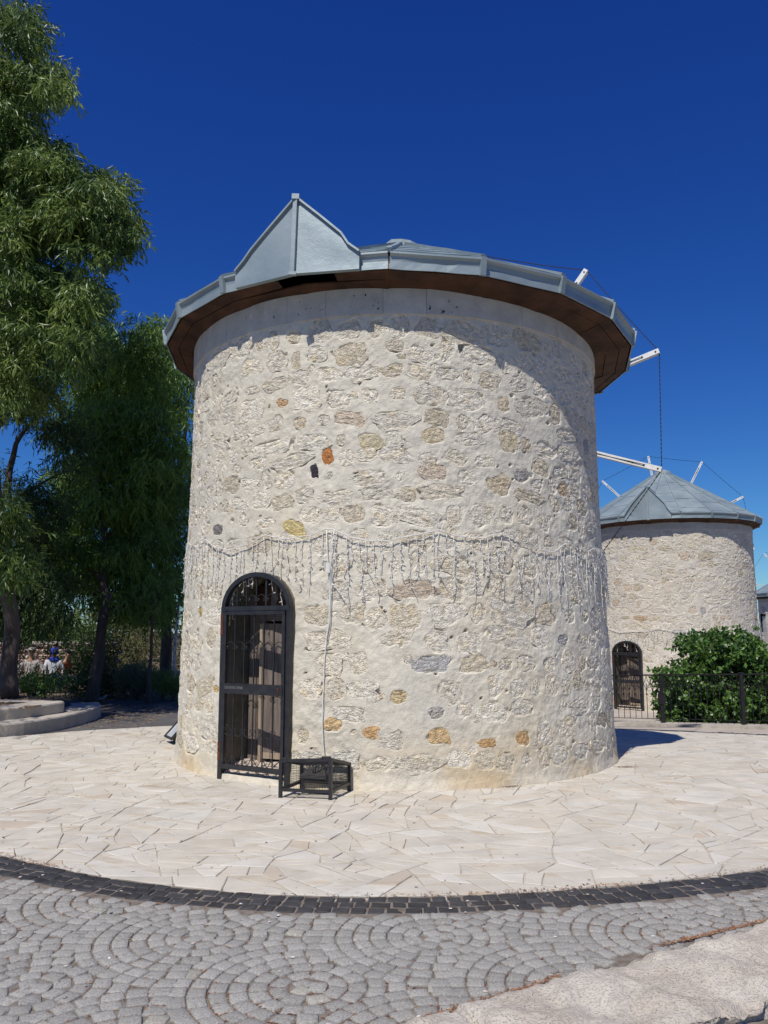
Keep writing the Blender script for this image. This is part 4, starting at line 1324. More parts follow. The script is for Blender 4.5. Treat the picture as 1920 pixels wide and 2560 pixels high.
def icicles(name, label, nodes, cx, cy, Rf, step, lmin, lmax, rad, seed, group):
    r = random.Random(seed)
    root = empty(name, (cx, cy, 0)); tag(root, label, 'string lights', group)
    P3 = lambda a, z, o: Vector(((Rf(z) + o) * math.sin(a), -(Rf(z) + o) * math.cos(a), z))
    pts = []
    for i in range(len(nodes) - 1):
        (a0, z0), (a1, z1) = nodes[i], nodes[i + 1]
        for k in range(5):
            t = k / 5; t2 = t * t * (3 - 2 * t) * .5 + t * .5
            pts.append((a0 + (a1 - a0) * t, z0 + (z1 - z0) * t2))
    pts.append(nodes[-1])
    mb = MB(); mb.tube([P3(a, z + r.uniform(-.006, .006), .028) for a, z in pts], rad * 1.5, 6); mb.build('cable', MAT['cable'], root, smooth=True)
    Rm = Rf(2.6); arc = 0; nxt = .05; pat = [.62, .3, .8, .42, 1.0, .36, .7, .5]; k = 0
    for i in range(len(pts) - 1):
        (a0, z0), (a1, z1) = pts[i], pts[i + 1]; L_ = abs(a1 - a0) * Rm
        while nxt < arc + L_:
            t = (nxt - arc) / L_; a, z = a0 + (a1 - a0) * t, z0 + (z1 - z0) * t
            ln = lmin + (lmax - lmin) * pat[k % 8] * r.uniform(.75, 1.1); k += 1
            mb = MB(); q = []; n = max(5, int(ln / .055)); s = 0.0; dx = r.uniform(-.12, .12); o = .022; hook = r.random() < .22
            for j in range(n + 1):
                zz = z - ln * j / n; s += r.uniform(-.014, .014) + dx * .055 * (.6 if j > n * .4 else .15)
                if hook and j > n - 3: s += .03 * (1 if dx > 0 else -1); zz += .03
                o = min(.045, max(.012, o + r.uniform(-.008, .008)))
                q.append(P3(a + s / Rm, zz, o))
            mb.tube(q, rad, 5)
            for j in range(1, n + 1):
                if r.random() < .68:
                    p = q[j]; sd = r.choice((-1, 1)); tan = Vector((math.cos(a), math.sin(a), 0)); out = Vector((math.sin(a), -math.cos(a), 0))
                    d = (tan * sd * r.uniform(.5, 1) + Vector((0, 0, r.uniform(-1.2, .3))) + out * r.uniform(-.1, .7)).normalized()
                    mb.tube([p, p + d * .014, p + d * .017, p + d * .036], [rad, rad * 1.3, rad * 1.7, rad * .7], 5)
            mb.build('light_strand', MAT['cable'], root, smooth=True)
            nxt += step * r.uniform(.7, 1.3)
        arc += L_
    return root


prof1 = lambda z: 2.80 + .09 * min(1, max(0, 1 - z / 3.2))
nd = [(-1.62, 2.58), (-1.30, 2.72)] + [on_cyl(u, v, TX, TY, 2.84) for u, v in
      [(470, 1359), (486, 1363), (510, 1347), (540, 1368), (575, 1375), (620, 1362), (666, 1338), (690, 1343), (722, 1347), (770, 1340), (814, 1323), (833, 1323),
       (880, 1344), (929, 1353), (965, 1352), (1030, 1340), (1097, 1325), (1135, 1338), (1177, 1345), (1210, 1344), (1235, 1336), (1267, 1337), (1310, 1361), (1350, 1376),
       (1380, 1380), (1417, 1357), (1440, 1371), (1466, 1378), (1490, 1371)]] + [(1.42, 2.62), (1.7, 2.5)]
icicles('icicle_lights', 'pale icicle light string draped in swags across the nearest windmill, dangling over the barred door', nd, TX, TY, prof1,   .092, .22, .82, .0038, 4, 'icicle light strings')
nd2 = [on_cyl(u, v, 10.15, 29.6, 2.92) for u, v in [(1512, 1567), (1545, 1580), (1601, 1579), (1647, 1570), (1697, 1580), (1735, 1575), (1773, 1584), (1800, 1577), (1850, 1586), (1890, 1580)]]
icicles('icicle_lights', 'faint icicle light string round the farther windmill above the leafy bush', nd2, 10.15, 29.6, lambda z: 2.86 + .03, .12, .2, .85, .006, 5, 'icicle light strings')
mb = MB()
P3 = lambda u, v, o: (lambda a, z: Vector((TX + (prof1(z) + o) * math.sin(a), TY - (prof1(z) + o) * math.cos(a), z)))(*on_cyl(u, v, TX, TY, 2.86))
mb.tube([P3(u, v, .025) for u, v in [(815, 1324), (816, 1370), (822, 1427), (824, 1490), (823, 1551), (816, 1601), (812, 1660), (811, 1701), (809, 1760), (808, 1802), (810, 1850), (815, 1890), (818, 1906)]], .0055, 7)
mb.tube([P3(u, v, .035) for u, v in [(835, 1324), (826, 1380), (828, 1427), (827, 1480), (826, 1551), (818, 1601)]], .0045, 6)
feed = mb.build('power_cable', MAT['white_paint'], None, smooth=True); tag(feed, 'white cable running down the windmill wall from the lights to the wire cage', 'cable')
mb = MB(); p = P3(820, 1420, .03); mb.box(p.x - .02, p.x + .02, p.y - .03, p.y, p.z - .05, p.z + .05); mb.build('cable_joint', MAT['white_paint'], feed)

# ------------------------------------------------------------------ wire cage with a floodlight in it
M_LAMP = material('dusty_black_metal', (.025, .024, .024), (.05, .045, .04), 20, .6, bump=.001, bscale=60)


def floodlight(name, label, loc, rz, tilt, w=.34, h=.24, group='floodlights on the ground', parent_root=None, bracket=True):
    root = empty(name, loc, rz); tag(root, label, 'floodlight', group)
    T = Matrix.Translation((0, 0, .17)) @ Matrix.Rotation(tilt, 4, 'X')
    mb = MB()
    for x0, x1, z0, z1 in ((-w / 2, w / 2, -h / 2, -h / 2 + .03), (-w / 2, w / 2, h / 2 - .03, h / 2), (-w / 2, -w / 2 + .03, -h / 2 + .03, h / 2 - .03), (w / 2 - .03, w / 2, -h / 2 + .03, h / 2 - .03)):
        mb.box(x0, x1, -.035, .0, z0, z1)
    mb.hexa([(-w / 2 + .01, 0.001, -h / 2 + .01), (w / 2 - .01, 0.001, -h / 2 + .01), (w / 2 - .06, .09, -h / 2 + .05), (-w / 2 + .06, .09, -h / 2 + .05),
             (-w / 2 + .01, 0.001, h / 2 - .01), (w / 2 - .01, 0.001, h / 2 - .01), (w / 2 - .06, .09, h / 2 - .05), (-w / 2 + .06, .09, h / 2 - .05)])
    for i in range(6):
        x = -w / 2 + .06 + (w - .12) * i / 5; mb.box(x - .003, x + .003, .02, .11, -h / 2 + .05, h / 2 - .05)
    o = mb.build('housing', M_LAMP, root); o.matrix_basis = T
    mb = MB(); mb.box(-w / 2 + .032, w / 2 - .032, -.018, -.012, -h / 2 + .032, h / 2 - .032); g = mb.build('glass', MAT['glass'], root); g.matrix_basis = T
    mb = MB(); mb.sweep([(-w / 2 - .012, .02, .17), (-w / 2 - .012, .02, .012), (w / 2 + .012, .02, .012), (w / 2 + .012, .02, .17)], .03, .008, up=(0, 1, 0))
    mb.build('bracket', M_LAMP, root)
    return root


FL, FR, BR = at_z(701, 1994), at_z(826, 2000), at_z(873, 1977)
BL = FL + (BR - FR)
cage = empty('wire_cage', (FL.x, FL.y, 0)); tag(cage, 'low black steel cage of wire mesh standing beside the barred door', 'cage')
c4 = [Vector((0, 0, 0)), FR - FL, BR - FL, BL - FL]; hc = .355; tk = .032
hs = [.345, .375, .262, .245]                                 # the lid slopes down towards the wall
top = [Vector((p.x, p.y, h_)) for p, h_ in zip(c4, hs)]
mb = MB()
for p, t in zip(c4, top): mb.bar((p.x, p.y, -.02), t + Vector((0, 0, .012)), tk, tk, up=(c4[1].x, c4[1].y, 0))
for i in range(4):
    a, b = c4[i], c4[(i + 1) % 4]
    mb.bar((a.x, a.y, .075), (b.x, b.y, .075), tk * .9, tk * .9); mb.bar(top[i], top[(i + 1) % 4], tk * .9, tk * .9)
mb.build('frame', MAT['iron'], cage)
ctr = (c4[0] + c4[2]) / 2
for i in range(5):
    mb = MB()
    if i < 4:
        a, b, ta, tb = c4[i], c4[(i + 1) % 4], top[i], top[(i + 1) % 4]
        n = int((b - a).length / .026)
        for k in range(1, n):
            p, q = a.lerp(b, k / n), ta.lerp(tb, k / n); mb.bar((p.x, p.y, .08), q - Vector((0, 0, .01)), .0022)
        for k in range(1, 10):
            f = k / 10; mb.bar((a.x, a.y, .08 + (ta.z - .1) * f), (b.x, b.y, .08 + (tb.z - .1) * f), .0022)
    else:
        for k in range(1, 18):
            f = k / 18; mb.bar(top[0].lerp(top[3], f), top[1].lerp(top[2], f), .0022); mb.bar(top[0].lerp(top[1], f), top[3].lerp(top[2], f), .0022)
    mb.build('wire_mesh', MAT['iron'], cage)
for p in (top[0], top[0].lerp(top[1], .82)):
    mb = MB(); mb.box(p.x - .0, p.x + .09, p.y - .025, p.y + .02, p.z + .016, p.z + .03); mb.build('hinge', MAT['iron'], cage)
floodlight('floodlight', 'floodlight lying inside the wire cage', (FL.x + ctr.x, FL.y + ctr.y, .0), -20 * D2R, 1.2, .28, .13)
mb = MB(); mb.tube([(.0 + math.cos(t * .55) * .05 * (1 + t * .04), .02 * math.sin(t * 1.1), .0 + math.sin(t * .55) * .06) for t in range(26)], .005, 6)
o = mb.build('cable_coil', MAT['iron'], None, smooth=True); o.location = (FL.x + ctr.x + .06, FL.y + ctr.y - .05, .235); tag(o, 'black cable coil on top of the caged floodlight', 'cable')
floodlight('floodlight', 'floodlight with pale glass lying left of the nearest windmill', (-3.02, 12.28, 0), -62 * D2R, -.75, .40, .30)
floodlight('floodlight', 'dark floodlight half hidden behind the right foot of the nearest windmill', (3.10, 11.75, -.03), 75 * D2R, -.2, .44, .34)

# ------------------------------------------------------------------ iron fence on the right
M_FENCE = material('black_fence_iron', (.012, .012, .014), (.022, .02, .02), 15, .5)
posts = [(4.30, 19.9), (6.08, 18.5), (7.42, 17.5), (9.0, 16.35), (10.7, 15.2)]
fence = empty('iron_fence', (6.08, 18.5, -.49)); tag(fence, 'black wrought iron fence with pointed arches in front of the leafy bush', 'fence')
zf = lambda x, y: float(ground(x, y)) + .03
F0 = Vector(fence.location)
for i, (x, y) in enumerate(posts):
    z = zf(x, y); mb = MB(); mb.box(x - .035, x + .035, y - .035, y + .035, z - .15, z + 1.06); mb.box(x - .045, x + .045, y - .045, y + .045, z + 1.06, z + 1.075)
    o = mb.build('post', M_FENCE, fence); o.location = -F0
    if i == 1:
        mb = MB(); mb.box(x - .08, x + .07, y - .05, y + .03, z + .42, z + .62); q = mb.build('latch_box', M_FENCE, fence); q.location = -F0
for i in range(len(posts) - 1):
    a, b = Vector((*posts[i], zf(*posts[i]))), Vector((*posts[i + 1], zf(*posts[i + 1])))
    Z = Vector((0, 0, 1)); L_ = (b - a).length; n = int(round(L_ / .138)); d = (b - a).normalized()
    mb = MB(); mb.bar(a + Z * 1.04, b + Z * 1.04, .05, .03); o = mb.build('top_rail', M_FENCE, fence); o.location = -F0
    mb = MB(); mb.bar(a + Z * .10, b + Z * .10, .02, .012); o = mb.build('bottom_rail', M_FENCE, fence); o.location = -F0
    for k in range(n + 1):
        p = a.lerp(b, (k + .5) / (n + 1)); mb = MB()
        mb.bar(p + Z * .10, p + Z * .86, .011); mb.tube([p + Z * .60, p + Z * .615, p + Z * .645, p + Z * .66], [.006, .017, .017, .006], 6)
        o = mb.build('baluster', M_FENCE, fence); o.location = -F0
        w = L_ / (n + 1)
        for s in (-1, 1):
            pts = [p + Z * .70 + d * s * w * (math.sin(t * math.pi / 2 / 6) ** 1.0) * (1.0) * (t / 6) ** .3 * 1.0 + Z * (.33 * (t / 6) ** 1.0) for t in range(7)]
            if 0 <= k + s <= n:
                mb = MB(); mb.tube(pts, .007, 4); o = mb.build('arch_bar', M_FENCE, fence); o.location = -F0
fk = MB()
for i in range(len(posts) - 1):
    a, b = Vector((*posts[i], zf(*posts[i]))), Vector((*posts[i + 1], zf(*posts[i + 1]))); d = (b - a).normalized(); n = Vector((-d.y, d.x, 0)); Z = Vector((0, 0, 1))
    A = [a - n * .22, b - n * .22, b + n * .22, a + n * .22]
    fk.hexa([p - Z * .4 for p in A] + [p + Z * .015 for p in A])
o = fk.build('fence_kerb', MAT['concrete']); tag(o, 'pale concrete kerb running beneath the black fence', 'kerb')

# ------------------------------------------------------------------ terrace of the second windmill, asphalt, planting bed, steps
M_TERR = material('pale_terrace', (.48, .43, .36), (.40, .34, .27), 2, .9, bump=.01, bscale=12)
mb = MB(); n = 48
for r0, z in ((5.4, -1.35), (5.4, -1.0), (5.1, -1.0), (5.1, -.99), (1.0, -.99)):
    for k in range(n): a = 2 * math.pi * k / n; mb.v.append((10.15 + r0 * math.cos(a), 29.6 + r0 * math.sin(a), z))
for j in range(4):
    for k in range(n): mb.f.append((j * n + k, j * n + (k + 1) % n, (j + 1) * n + (k + 1) % n, (j + 1) * n + k))
o = mb.build('terrace_path', M_TERR); o['kind'] = 'structure'
grid_sheet('path', np.linspace(3.5, 22, 60), np.linspace(17.6, 40, 70), -.05, M_TERR, mask=lambda x, y: (y > 18.6 - .74 * (x - 6)) & (np.hypot(x - 10.15, y - 29.6) < 9))
grid_sheet('asphalt_yard', np.linspace(-12, 9, 110), np.linspace(10.5, 22, 70), -.035, MAT['asphalt'], noise_amp=.004,
           mask=lambda x, y: (prad(x, y) > PR - 2.2) & (y < 20.2 - .0 * x) & (x > -8) & (y > 12) & (x < 1.5))
grid_sheet('plaza_edge', np.linspace(1.4, 12, 60), np.linspace(8, 21, 70), -.03, M_TERR, noise_amp=.004,
           mask=lambda x, y: (prad(x, y) > PR + .2) & (y < 18.3 - .74 * (x - 6)))


def smooth_path(pts, n=8):
    out = []
    P = [pts[0]] + list(pts) + [pts[-1]]
    for i in range(1, len(P) - 2):
        for k in range(n):
            t = k / n; q = []
            for c in range(2):
                p0, p1, p2, p3 = P[i - 1][c], P[i][c], P[i + 1][c], P[i + 2][c]
                q.append(.5 * (2 * p1 + (p2 - p0) * t + (2 * p0 - 5 * p1 + 4 * p2 - p3) * t * t + (3 * p1 - p0 - 3 * p2 + p3) * t ** 3))
            out.append(tuple(q))
    out.append(pts[-1]); return out


steps = empty('garden_steps', (-5.6, 14, 0)); tag(steps, 'two curved concrete steps edging the planted bed at left', 'steps')
S0 = Vector(steps.location)
for (line, z0, z1, wd) in (([(-9.5, 11.6), (-7.3, 12.25), (-5.95, 12.98), (-5.50, 13.9), (-5.36, 15.0), (-5.45, 16.2), (-5.7, 16.9)], -.1, .195, .55),
                           ([(-9.6, 12.1), (-7.45, 12.65), (-6.3, 13.25), (-5.83, 14.0), (-5.62, 14.65), (-5.68, 14.92), (-6.0, 15.05), (-8, 15.5), (-9.5, 15.8)], .195, .385, .5)):
    P = smooth_path(line, 7); mb = MB(); m = 7
    for i, (x, y) in enumerate(P):
        x0, y0 = P[max(0, i - 1)]; x1, y1 = P[min(len(P) - 1, i + 1)]; d = Vector((x1 - x0, y1 - y0, 0)).normalized(); n = Vector((-d.y, d.x, 0))
        j = .008 * mn.noise(Vector((x * 2, y * 2, z1)))
        for (o_, z) in ((0, z0), (0, z0 + .1), (0, z1 - .03), (.012, z1 - .008), (.035, z1), (wd * .5, z1 + .002), (wd, z1)):
            p = Vector((x, y, 0)) + n * (o_ + j + .006 * mn.noise(Vector((x * 6, y * 6, z * 6)))); mb.v.append((p.x, p.y, z + .004 * mn.noise(Vector((x * 5, y * 5, 2)))))
    for i in range(len(P) - 1):
        for q in range(m - 1): a = i * m + q; mb.f.append((a, a + m, a + m + 1, a + 1))
    o = mb.build('step', MAT['concrete'], steps); o.location = -S0
bed_line = [(-5.75, 14.4), (-5.9, 14.0), (-6.4, 13.45), (-7.6, 12.9), (-9.6, 12.3), (-14, 12), (-20, 13)]
M_SOIL = material('litter_strewn_soil', (.17, .115, .075), (.075, .05, .035), 4, .97, bump=.02, bscale=25)
o = grid_sheet('planting_bed', np.linspace(-20, -5.6, 90), np.linspace(12.4, 19.5, 60), 0, M_SOIL, extra=lambda X, Y: .365 + .03 * fbm(X * 2, Y * 2, 8, 3) - .5 * sstep(16.5, 18.5, Y) * sstep(-9, -6, X) - .45 * sstep(17.5, 19.3, Y),
               mask=lambda x, y: (x < -5.72) & (y > np.interp(-x, [5.7, 5.9, 6.4, 7.6, 9.6, 14, 20], [14.2, 13.75, 13.35, 12.95, 12.5, 12.3, 12.2])) & (y < 14.9 + 1.2 * (-x - 5.6)))

# ------------------------------------------------------------------ walls at the back left
M_RUBBLE = material('rubble_stone', src='object', nscale=9, var=.25, rough=.95, bump=.012, bscale=30, coords='world')
wr = random.Random(21)
w0, w1 = Vector((-14.6, 27.5, -.4)), Vector((-8.6, 26.2, -.4)); wh = 1.62
bw = empty('rubble_wall', w0); tag(bw, 'rubble stone wall with pale coping behind the two seated people', 'wall')
d = (w1 - w0); L_ = d.length; d.normalize(); n = Vector((d.y, -d.x, 0)); rz = math.atan2(d.y, d.x)
mb = MB(); mb.box(0, L_, 0, .4, 0, wh - .02); o = mb.build('wall_core', MAT['earth'], bw, rot=(0, 0, rz))
RUB = []
for s in range(8):
    W, F, Q = STONE_SHAPES_LO[s]; RUB.append(np_mesh('rubble_stone', W * np.array([1, .12, 1]), [F, Q], M_RUBBLE, False))
z = .0
while z < wh - .12:
    rh = wr.uniform(.12, .22); x = wr.uniform(-.1, .1)
    while x < L_:
        w = wr.uniform(.14, .38)
        c = wr.choice([(.40, .27, .22), (.34, .24, .20), (.46, .38, .30), (.30, .22, .20), (.50, .43, .34)])
        o = link('wall_stone', RUB[wr.randrange(8)], o if False else bw, (x + w / 2, -.03, z + rh / 2), (0, wr.uniform(-.1, .1), 0), c)
        v = Vector((x + w / 2, -.03, z + rh / 2)); v.rotate(Matrix.Rotation(rz, 3, 'Z')); o.location = v; o.rotation_euler = (0, wr.uniform(-.1, .1), rz); o.scale = (w * .95, 1, min(rh, wh - z) * .95)
        x += w
    z += rh
mb = MB(); mb.box(-.05, L_ + .05, -.08, .46, wh - .02, wh + .06); mb.build('coping', MAT['concrete'], bw, rot=(0, 0, rz))
mb = MB(); mb.box(-9.3, -3.6, 26.0, 26.5, -.3, .30); mb.box(-9.35, -3.55, 25.95, 26.55, .302, .37)
o = mb.build('garden_wall', MAT['concrete']); tag(o, 'low pale garden wall behind the hedge, left of the nearest windmill', 'wall')
mb = MB(); mb.tube([(-6.35, 25.3, -.1), (-6.33, 25.3, 1.2), (-6.22, 25.3, 3.1)], [.055, .05, .04], 8); mb.tube([(-6.33, 25.3, 1.18), (-6.33, 25.3, 1.22)], .062, 8)
o = mb.build('white_pole', MAT['white_paint'], smooth=True); tag(o, 'slim white painted pole beside the dark trunk, just left of the windmill', 'pole')

# ------------------------------------------------------------------ people on the far bench
def skin_mesh(name, J, edges, mat, parent=None, levels=2, root_i=0):
    """J: list of (x,y,z,radius or (rx,ry)); one continuous skinned surface"""
    me = bpy.data.meshes.new(name); me.from_pydata([j[:3] for j in J], edges, [])
    o = bpy.data.objects.new(name, me); COL.objects.link(o)
    sk = o.modifiers.new('skin', 'SKIN'); sk.use_smooth_shade = True
    o.modifiers.new('sub', 'SUBSURF').levels = levels
    for i, j in enumerate(J):
        rad = j[3] if isinstance(j[3], tuple) else (j[3], j[3]); me.skin_vertices[0].data[i].radius = rad
        me.skin_vertices[0].data[i].use_root = (i == root_i)
    bpy.context.view_layer.update()
    m2 = bpy.data.meshes.new_from_object(o.evaluated_get(bpy.context.evaluated_depsgraph_get()))
    m2.name = name; bpy.data.objects.remove(o); m2.materials.clear(); m2.materials.append(mat)
    for p in m2.polygons: p.use_smooth = True
    return link(name, m2, parent)


def ellipsoid(name, c, r, mat, parent, n=12, squash=None, rot=None):
    mb = MB(); c = Vector(c)
    for j in range(n + 1):
        t = math.pi * j / n
        for k in range(n):
            a = 2 * math.pi * k / n; p = Vector((r[0] * math.sin(t) * math.cos(a), r[1] * math.sin(t) * math.sin(a), r[2] * math.cos(t)))
            if squash: p = squash(p)
            mb.v.append(tuple(c + p))
    for j in range(n):
        for k in range(n): mb.f.append((j * n + k, (j + 1) * n + k, (j + 1) * n + (k + 1) % n, j * n + (k + 1) % n))
    return mb.build(name, mat, parent, smooth=True)


M_SKIN = material('skin', (.42, .24, .16), None, 5, .55)
M_WHITE = material('white_cotton', (.62, .62, .63), (.5, .5, .53), 8, .9)
M_GREYSH = material('pale_linen', (.42, .38, .35), (.33, .30, .28), 8, .9)
M_BLUE = material('blue_scarf', (.03, .06, .42), (.02, .04, .30), 8, .8)
M_DENIM = material('dark_blue_cloth', (.05, .07, .16), None, 8, .9)
M_ORANGE = material('orange_cotton', (.55, .14, .035), (.4, .1, .03), 8, .9)
M_DARK = material('black_plastic', (.01, .01, .012), None, 8, .25)


def sitter(loc, rz, label, shirt, trousers, head_cover, female=False, lean=.0, arm_out=.0, scale=1.0, turn=0.0):
    root = empty('person', loc, rz); root.scale = (scale,) * 3; tag(root, label, 'person')
    hz = .0                                                     # hip height = local 0 ; feet at -.45
    J = [(0, 0, 0, (.15, .11)), (0, .02 - lean * .2, .22, (.135, .095)), (0, .02 - lean * .5, .42, (.16, .10)), (0, -lean * .7, .52, (.07, .06)), (0, -.01 - lean * .9, .60, (.05, .05)),
         (0, -.03 - lean, .70, (.078, .092)), (0, -.03 - lean, .80, (.07, .085))]
    E = [(0, 1), (1, 2), (2, 3), (3, 4), (4, 5), (5, 6)]

    def chain(start, pts):
        p = start
        for q in pts: J.append(q); E.append((p, len(J) - 1)); p = len(J) - 1
    for s in (-1, 1):
        chain(2, [(s * .17, -lean * .6, .45, .06), (s * (.24 + arm_out), -.02, .22, .045), (s * (.22 + arm_out * 1.4), -.20, .06, .036), (s * (.20 + arm_out * 1.4), -.27, .04, .03), (s * (.19 + arm_out * 1.4), -.33, .03, .022)])
        chain(0, [(s * .10, -.06, .0, .085), (s * .13, -.42, .03, .062), (s * .13, -.44, -.20, .05), (s * .13, -.42, -.40, .038), (s * .13, -.52, -.43, .035)])
    skin_mesh('body', J, E, M_SKIN, root)
    Js = [(x, y, z, (r[0] * 1.14, r[1] * 1.16) if isinstance(r, tuple) else r * 1.22) for (x, y, z, r) in J[:3]]
    Es = [(0, 1), (1, 2)]
    for b in (7, 17):
        p = 2
        for q in range(b, b + (3)):
            x, y, z, r = J[q]; Js.append((x, y, z, r * 1.28)); Es.append((p, len(Js) - 1)); p = len(Js) - 1
    skin_mesh('shirt', Js, Es, shirt, root)
    Jt = [(0, 0, -.02, (.17, .13))]; Et = []
    for b in (12, 22):
        p = 0
        for q in range(b, b + 4):
            x, y, z, r = J[q]; Jt.append((x, y, z, r * 1.22)); Et.append((p, len(Jt) - 1)); p = len(Jt) - 1
    skin_mesh('trousers', Jt, Et, trousers, root)
    hy = -.03 - lean
    mb = MB()
    for s in (-1, 1): mb.add([(s * .03 + dx, hy - .094 + abs(dx) * .3, .755 + dz) for dx, dz in ((-.014, -.006), (.014, -.006), (.014, .006), (-.014, .006))], [(0, 1, 2, 3)])
    mb.build('eyes', M_DARK, root)
    ellipsoid('nose', (0, hy - .10, .725), (.012, .018, .022), M_SKIN, root, 6)
    mb = MB(); mb.box(-.024, .024, hy - .098, hy - .088, .684, .692); mb.build('mouth', M_ORANGE, root)
    for s in (-1, 1): ellipsoid('ear', (s * .08, hy + .01, .735), (.012, .02, .03), M_SKIN, root, 6)
    if female:
        Jh = [(0, hy + .0, .64, (.135, .125)), (0, hy + .0, .75, (.125, .135)), (0, hy + .02, .85, (.09, .11))]
        sc_ = skin_mesh('headscarf', Jh, [(0, 1), (1, 2)], head_cover, root)
        skin_mesh('scarf_drape', [(0, hy + .02, .60, (.10, .09)), (0, -.0, .50, (.17, .13)), (0, .0, .44, (.15, .12))], [(0, 1), (1, 2)], head_cover, root, 1)
        ellipsoid('face', (0, hy - .082, .735), (.044, .045, .058), M_SKIN, root, 10)
        mb = MB()
        for s in (-1, 1): mb.tube([(s * .028, hy - .125, .752), (s * .028, hy - .115, .752)], .018, 8)
        mb.build('sunglasses', M_DARK, root)
    else:
        ellipsoid('cap', (0, hy + .005, .785), (.09, .105, .07), head_cover, root, 10)
        mb = MB(); mb.hexa([(-.06, hy - .08, .79), (.06, hy - .08, .79), (.05, hy - .17, .775), (-.05, hy - .17, .775), (-.06, hy - .08, .80), (.06, hy - .08, .80), (.05, hy - .17, .785), (-.05, hy - .17, .785)][:8])
        mb.build('cap_peak', head_cover, root)
        mb = MB()
        for s in (-1, 1): mb.tube([(s * .034, hy - .108, .752), (s * .034, hy - .096, .752)], .024, 8)
        mb.box(-.012, .012, hy - .106, hy - .1, .75, .757); mb.build('sunglasses', M_DARK, root)
    return root


pz = .32
p1 = at_y(77, 1665, 23.0); p2 = at_y(134, 1665, 23.2); p3 = at_y(158, 1672, 24.0)
sitter((p1.x, 23.0, pz), .15, 'seated person in pale linen shirt, cap and sunglasses, left of the blue headscarf', M_GREYSH, M_GREYSH, M_GREYSH, arm_out=.10)
sitter((p2.x, 23.2, pz), .45, 'seated person wearing a bright blue headscarf and white blouse', M_WHITE, M_DENIM, M_BLUE, female=True)
sitter((p3.x, 24.0, pz - .05), 1.25, 'person in an orange shirt sitting behind the blue headscarf', M_ORANGE, M_DENIM, M_DARK, lean=.12, scale=.95)
mb = MB(); mb.box(-11.4, -8.6, 23.0, 23.5, .08, .14)
for x in (-11.2, -10, -8.8): mb.box(x, x + .1, 23.05, 23.45, -.3, .08)
o = mb.build('bench', MAT['wood_pale']); tag(o, 'low bench the seated people rest on, behind the shrubs', 'bench')
mb = MB(); mb.box(-10.0, -8.4, 23.9, 24.4, -.02, .04); mb.box(-9.8, -9.7, 24.0, 24.3, -.3, -.02); mb.box(-8.7, -8.6, 24.0, 24.3, -.3, -.02)
o = mb.build('bench', MAT['wood_pale']); tag(o, 'rear bench under the person in the orange shirt', 'bench')

# pigeon
M_PIG = material('pigeon_grey', (.20, .21, .24), (.10, .10, .12), 30, .7)
pg = empty('pigeon', tuple(at_z(257, 1757)), .9); tag(pg, 'grey pigeon walking on the shaded asphalt beside the leaning tree trunk', 'pigeon')
skin_mesh('body', [(0, 0, .10, (.045, .04)), (-.05, 0, .095, .045), (-.10, 0, .085, .03), (-.16, 0, .075, (.02, .008)), (.04, 0, .12, .038), (.065, 0, .15, .022), (.08, 0, .175, .02), (.10, 0, .178, .012), (.115, 0, .174, .005)],
          [(0, 1), (1, 2), (2, 3), (0, 4), (4, 5), (5, 6), (6, 7), (7, 8)], M_PIG, pg)
for s in (-1, 1):
    ellipsoid('wing', (-.04, s * .04, .10), (.085, .012, .032), material('wing_grey', (.26, .27, .30), (.08, .08, .09), 40, .7), pg, 8)
    mb = MB(); mb.tube([(0, s * .018, .07), (.004, s * .018, .03), (0, s * .018, .0), (.03, s * .02, .002)], .004, 5); mb.build('leg', M_ORANGE, pg)
# ------------------------------------------------------------------ trees, shrubs
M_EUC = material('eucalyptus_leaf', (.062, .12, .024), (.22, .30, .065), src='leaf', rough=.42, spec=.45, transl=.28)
M_EUC2 = material('willowy_leaf', (.075, .155, .028), (.24, .37, .07), src='leaf', rough=.45, spec=.4, transl=.3)
M_BROAD = material('broad_leaf', (.045, .105, .020), (.14, .25, .05), src='leaf', rough=.38, spec=.45, transl=.22)
M_OLIVE = material('dull_shrub_leaf', (.085, .09, .035), (.20, .185, .075), src='leaf', rough=.6, transl=.2)
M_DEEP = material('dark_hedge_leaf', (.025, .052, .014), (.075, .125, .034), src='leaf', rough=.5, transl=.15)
M_GREYLEAF = material('lavender_leaf', (.10, .125, .085), (.19, .22, .14), src='leaf', rough=.7, transl=.15)
M_YELLOWGREEN = material('yellow_green_leaf', (.09, .15, .03), (.26, .32, .09), src='leaf', rough=.5, transl=.3)  # lighter, yellower green leaf colour shared by two bushes


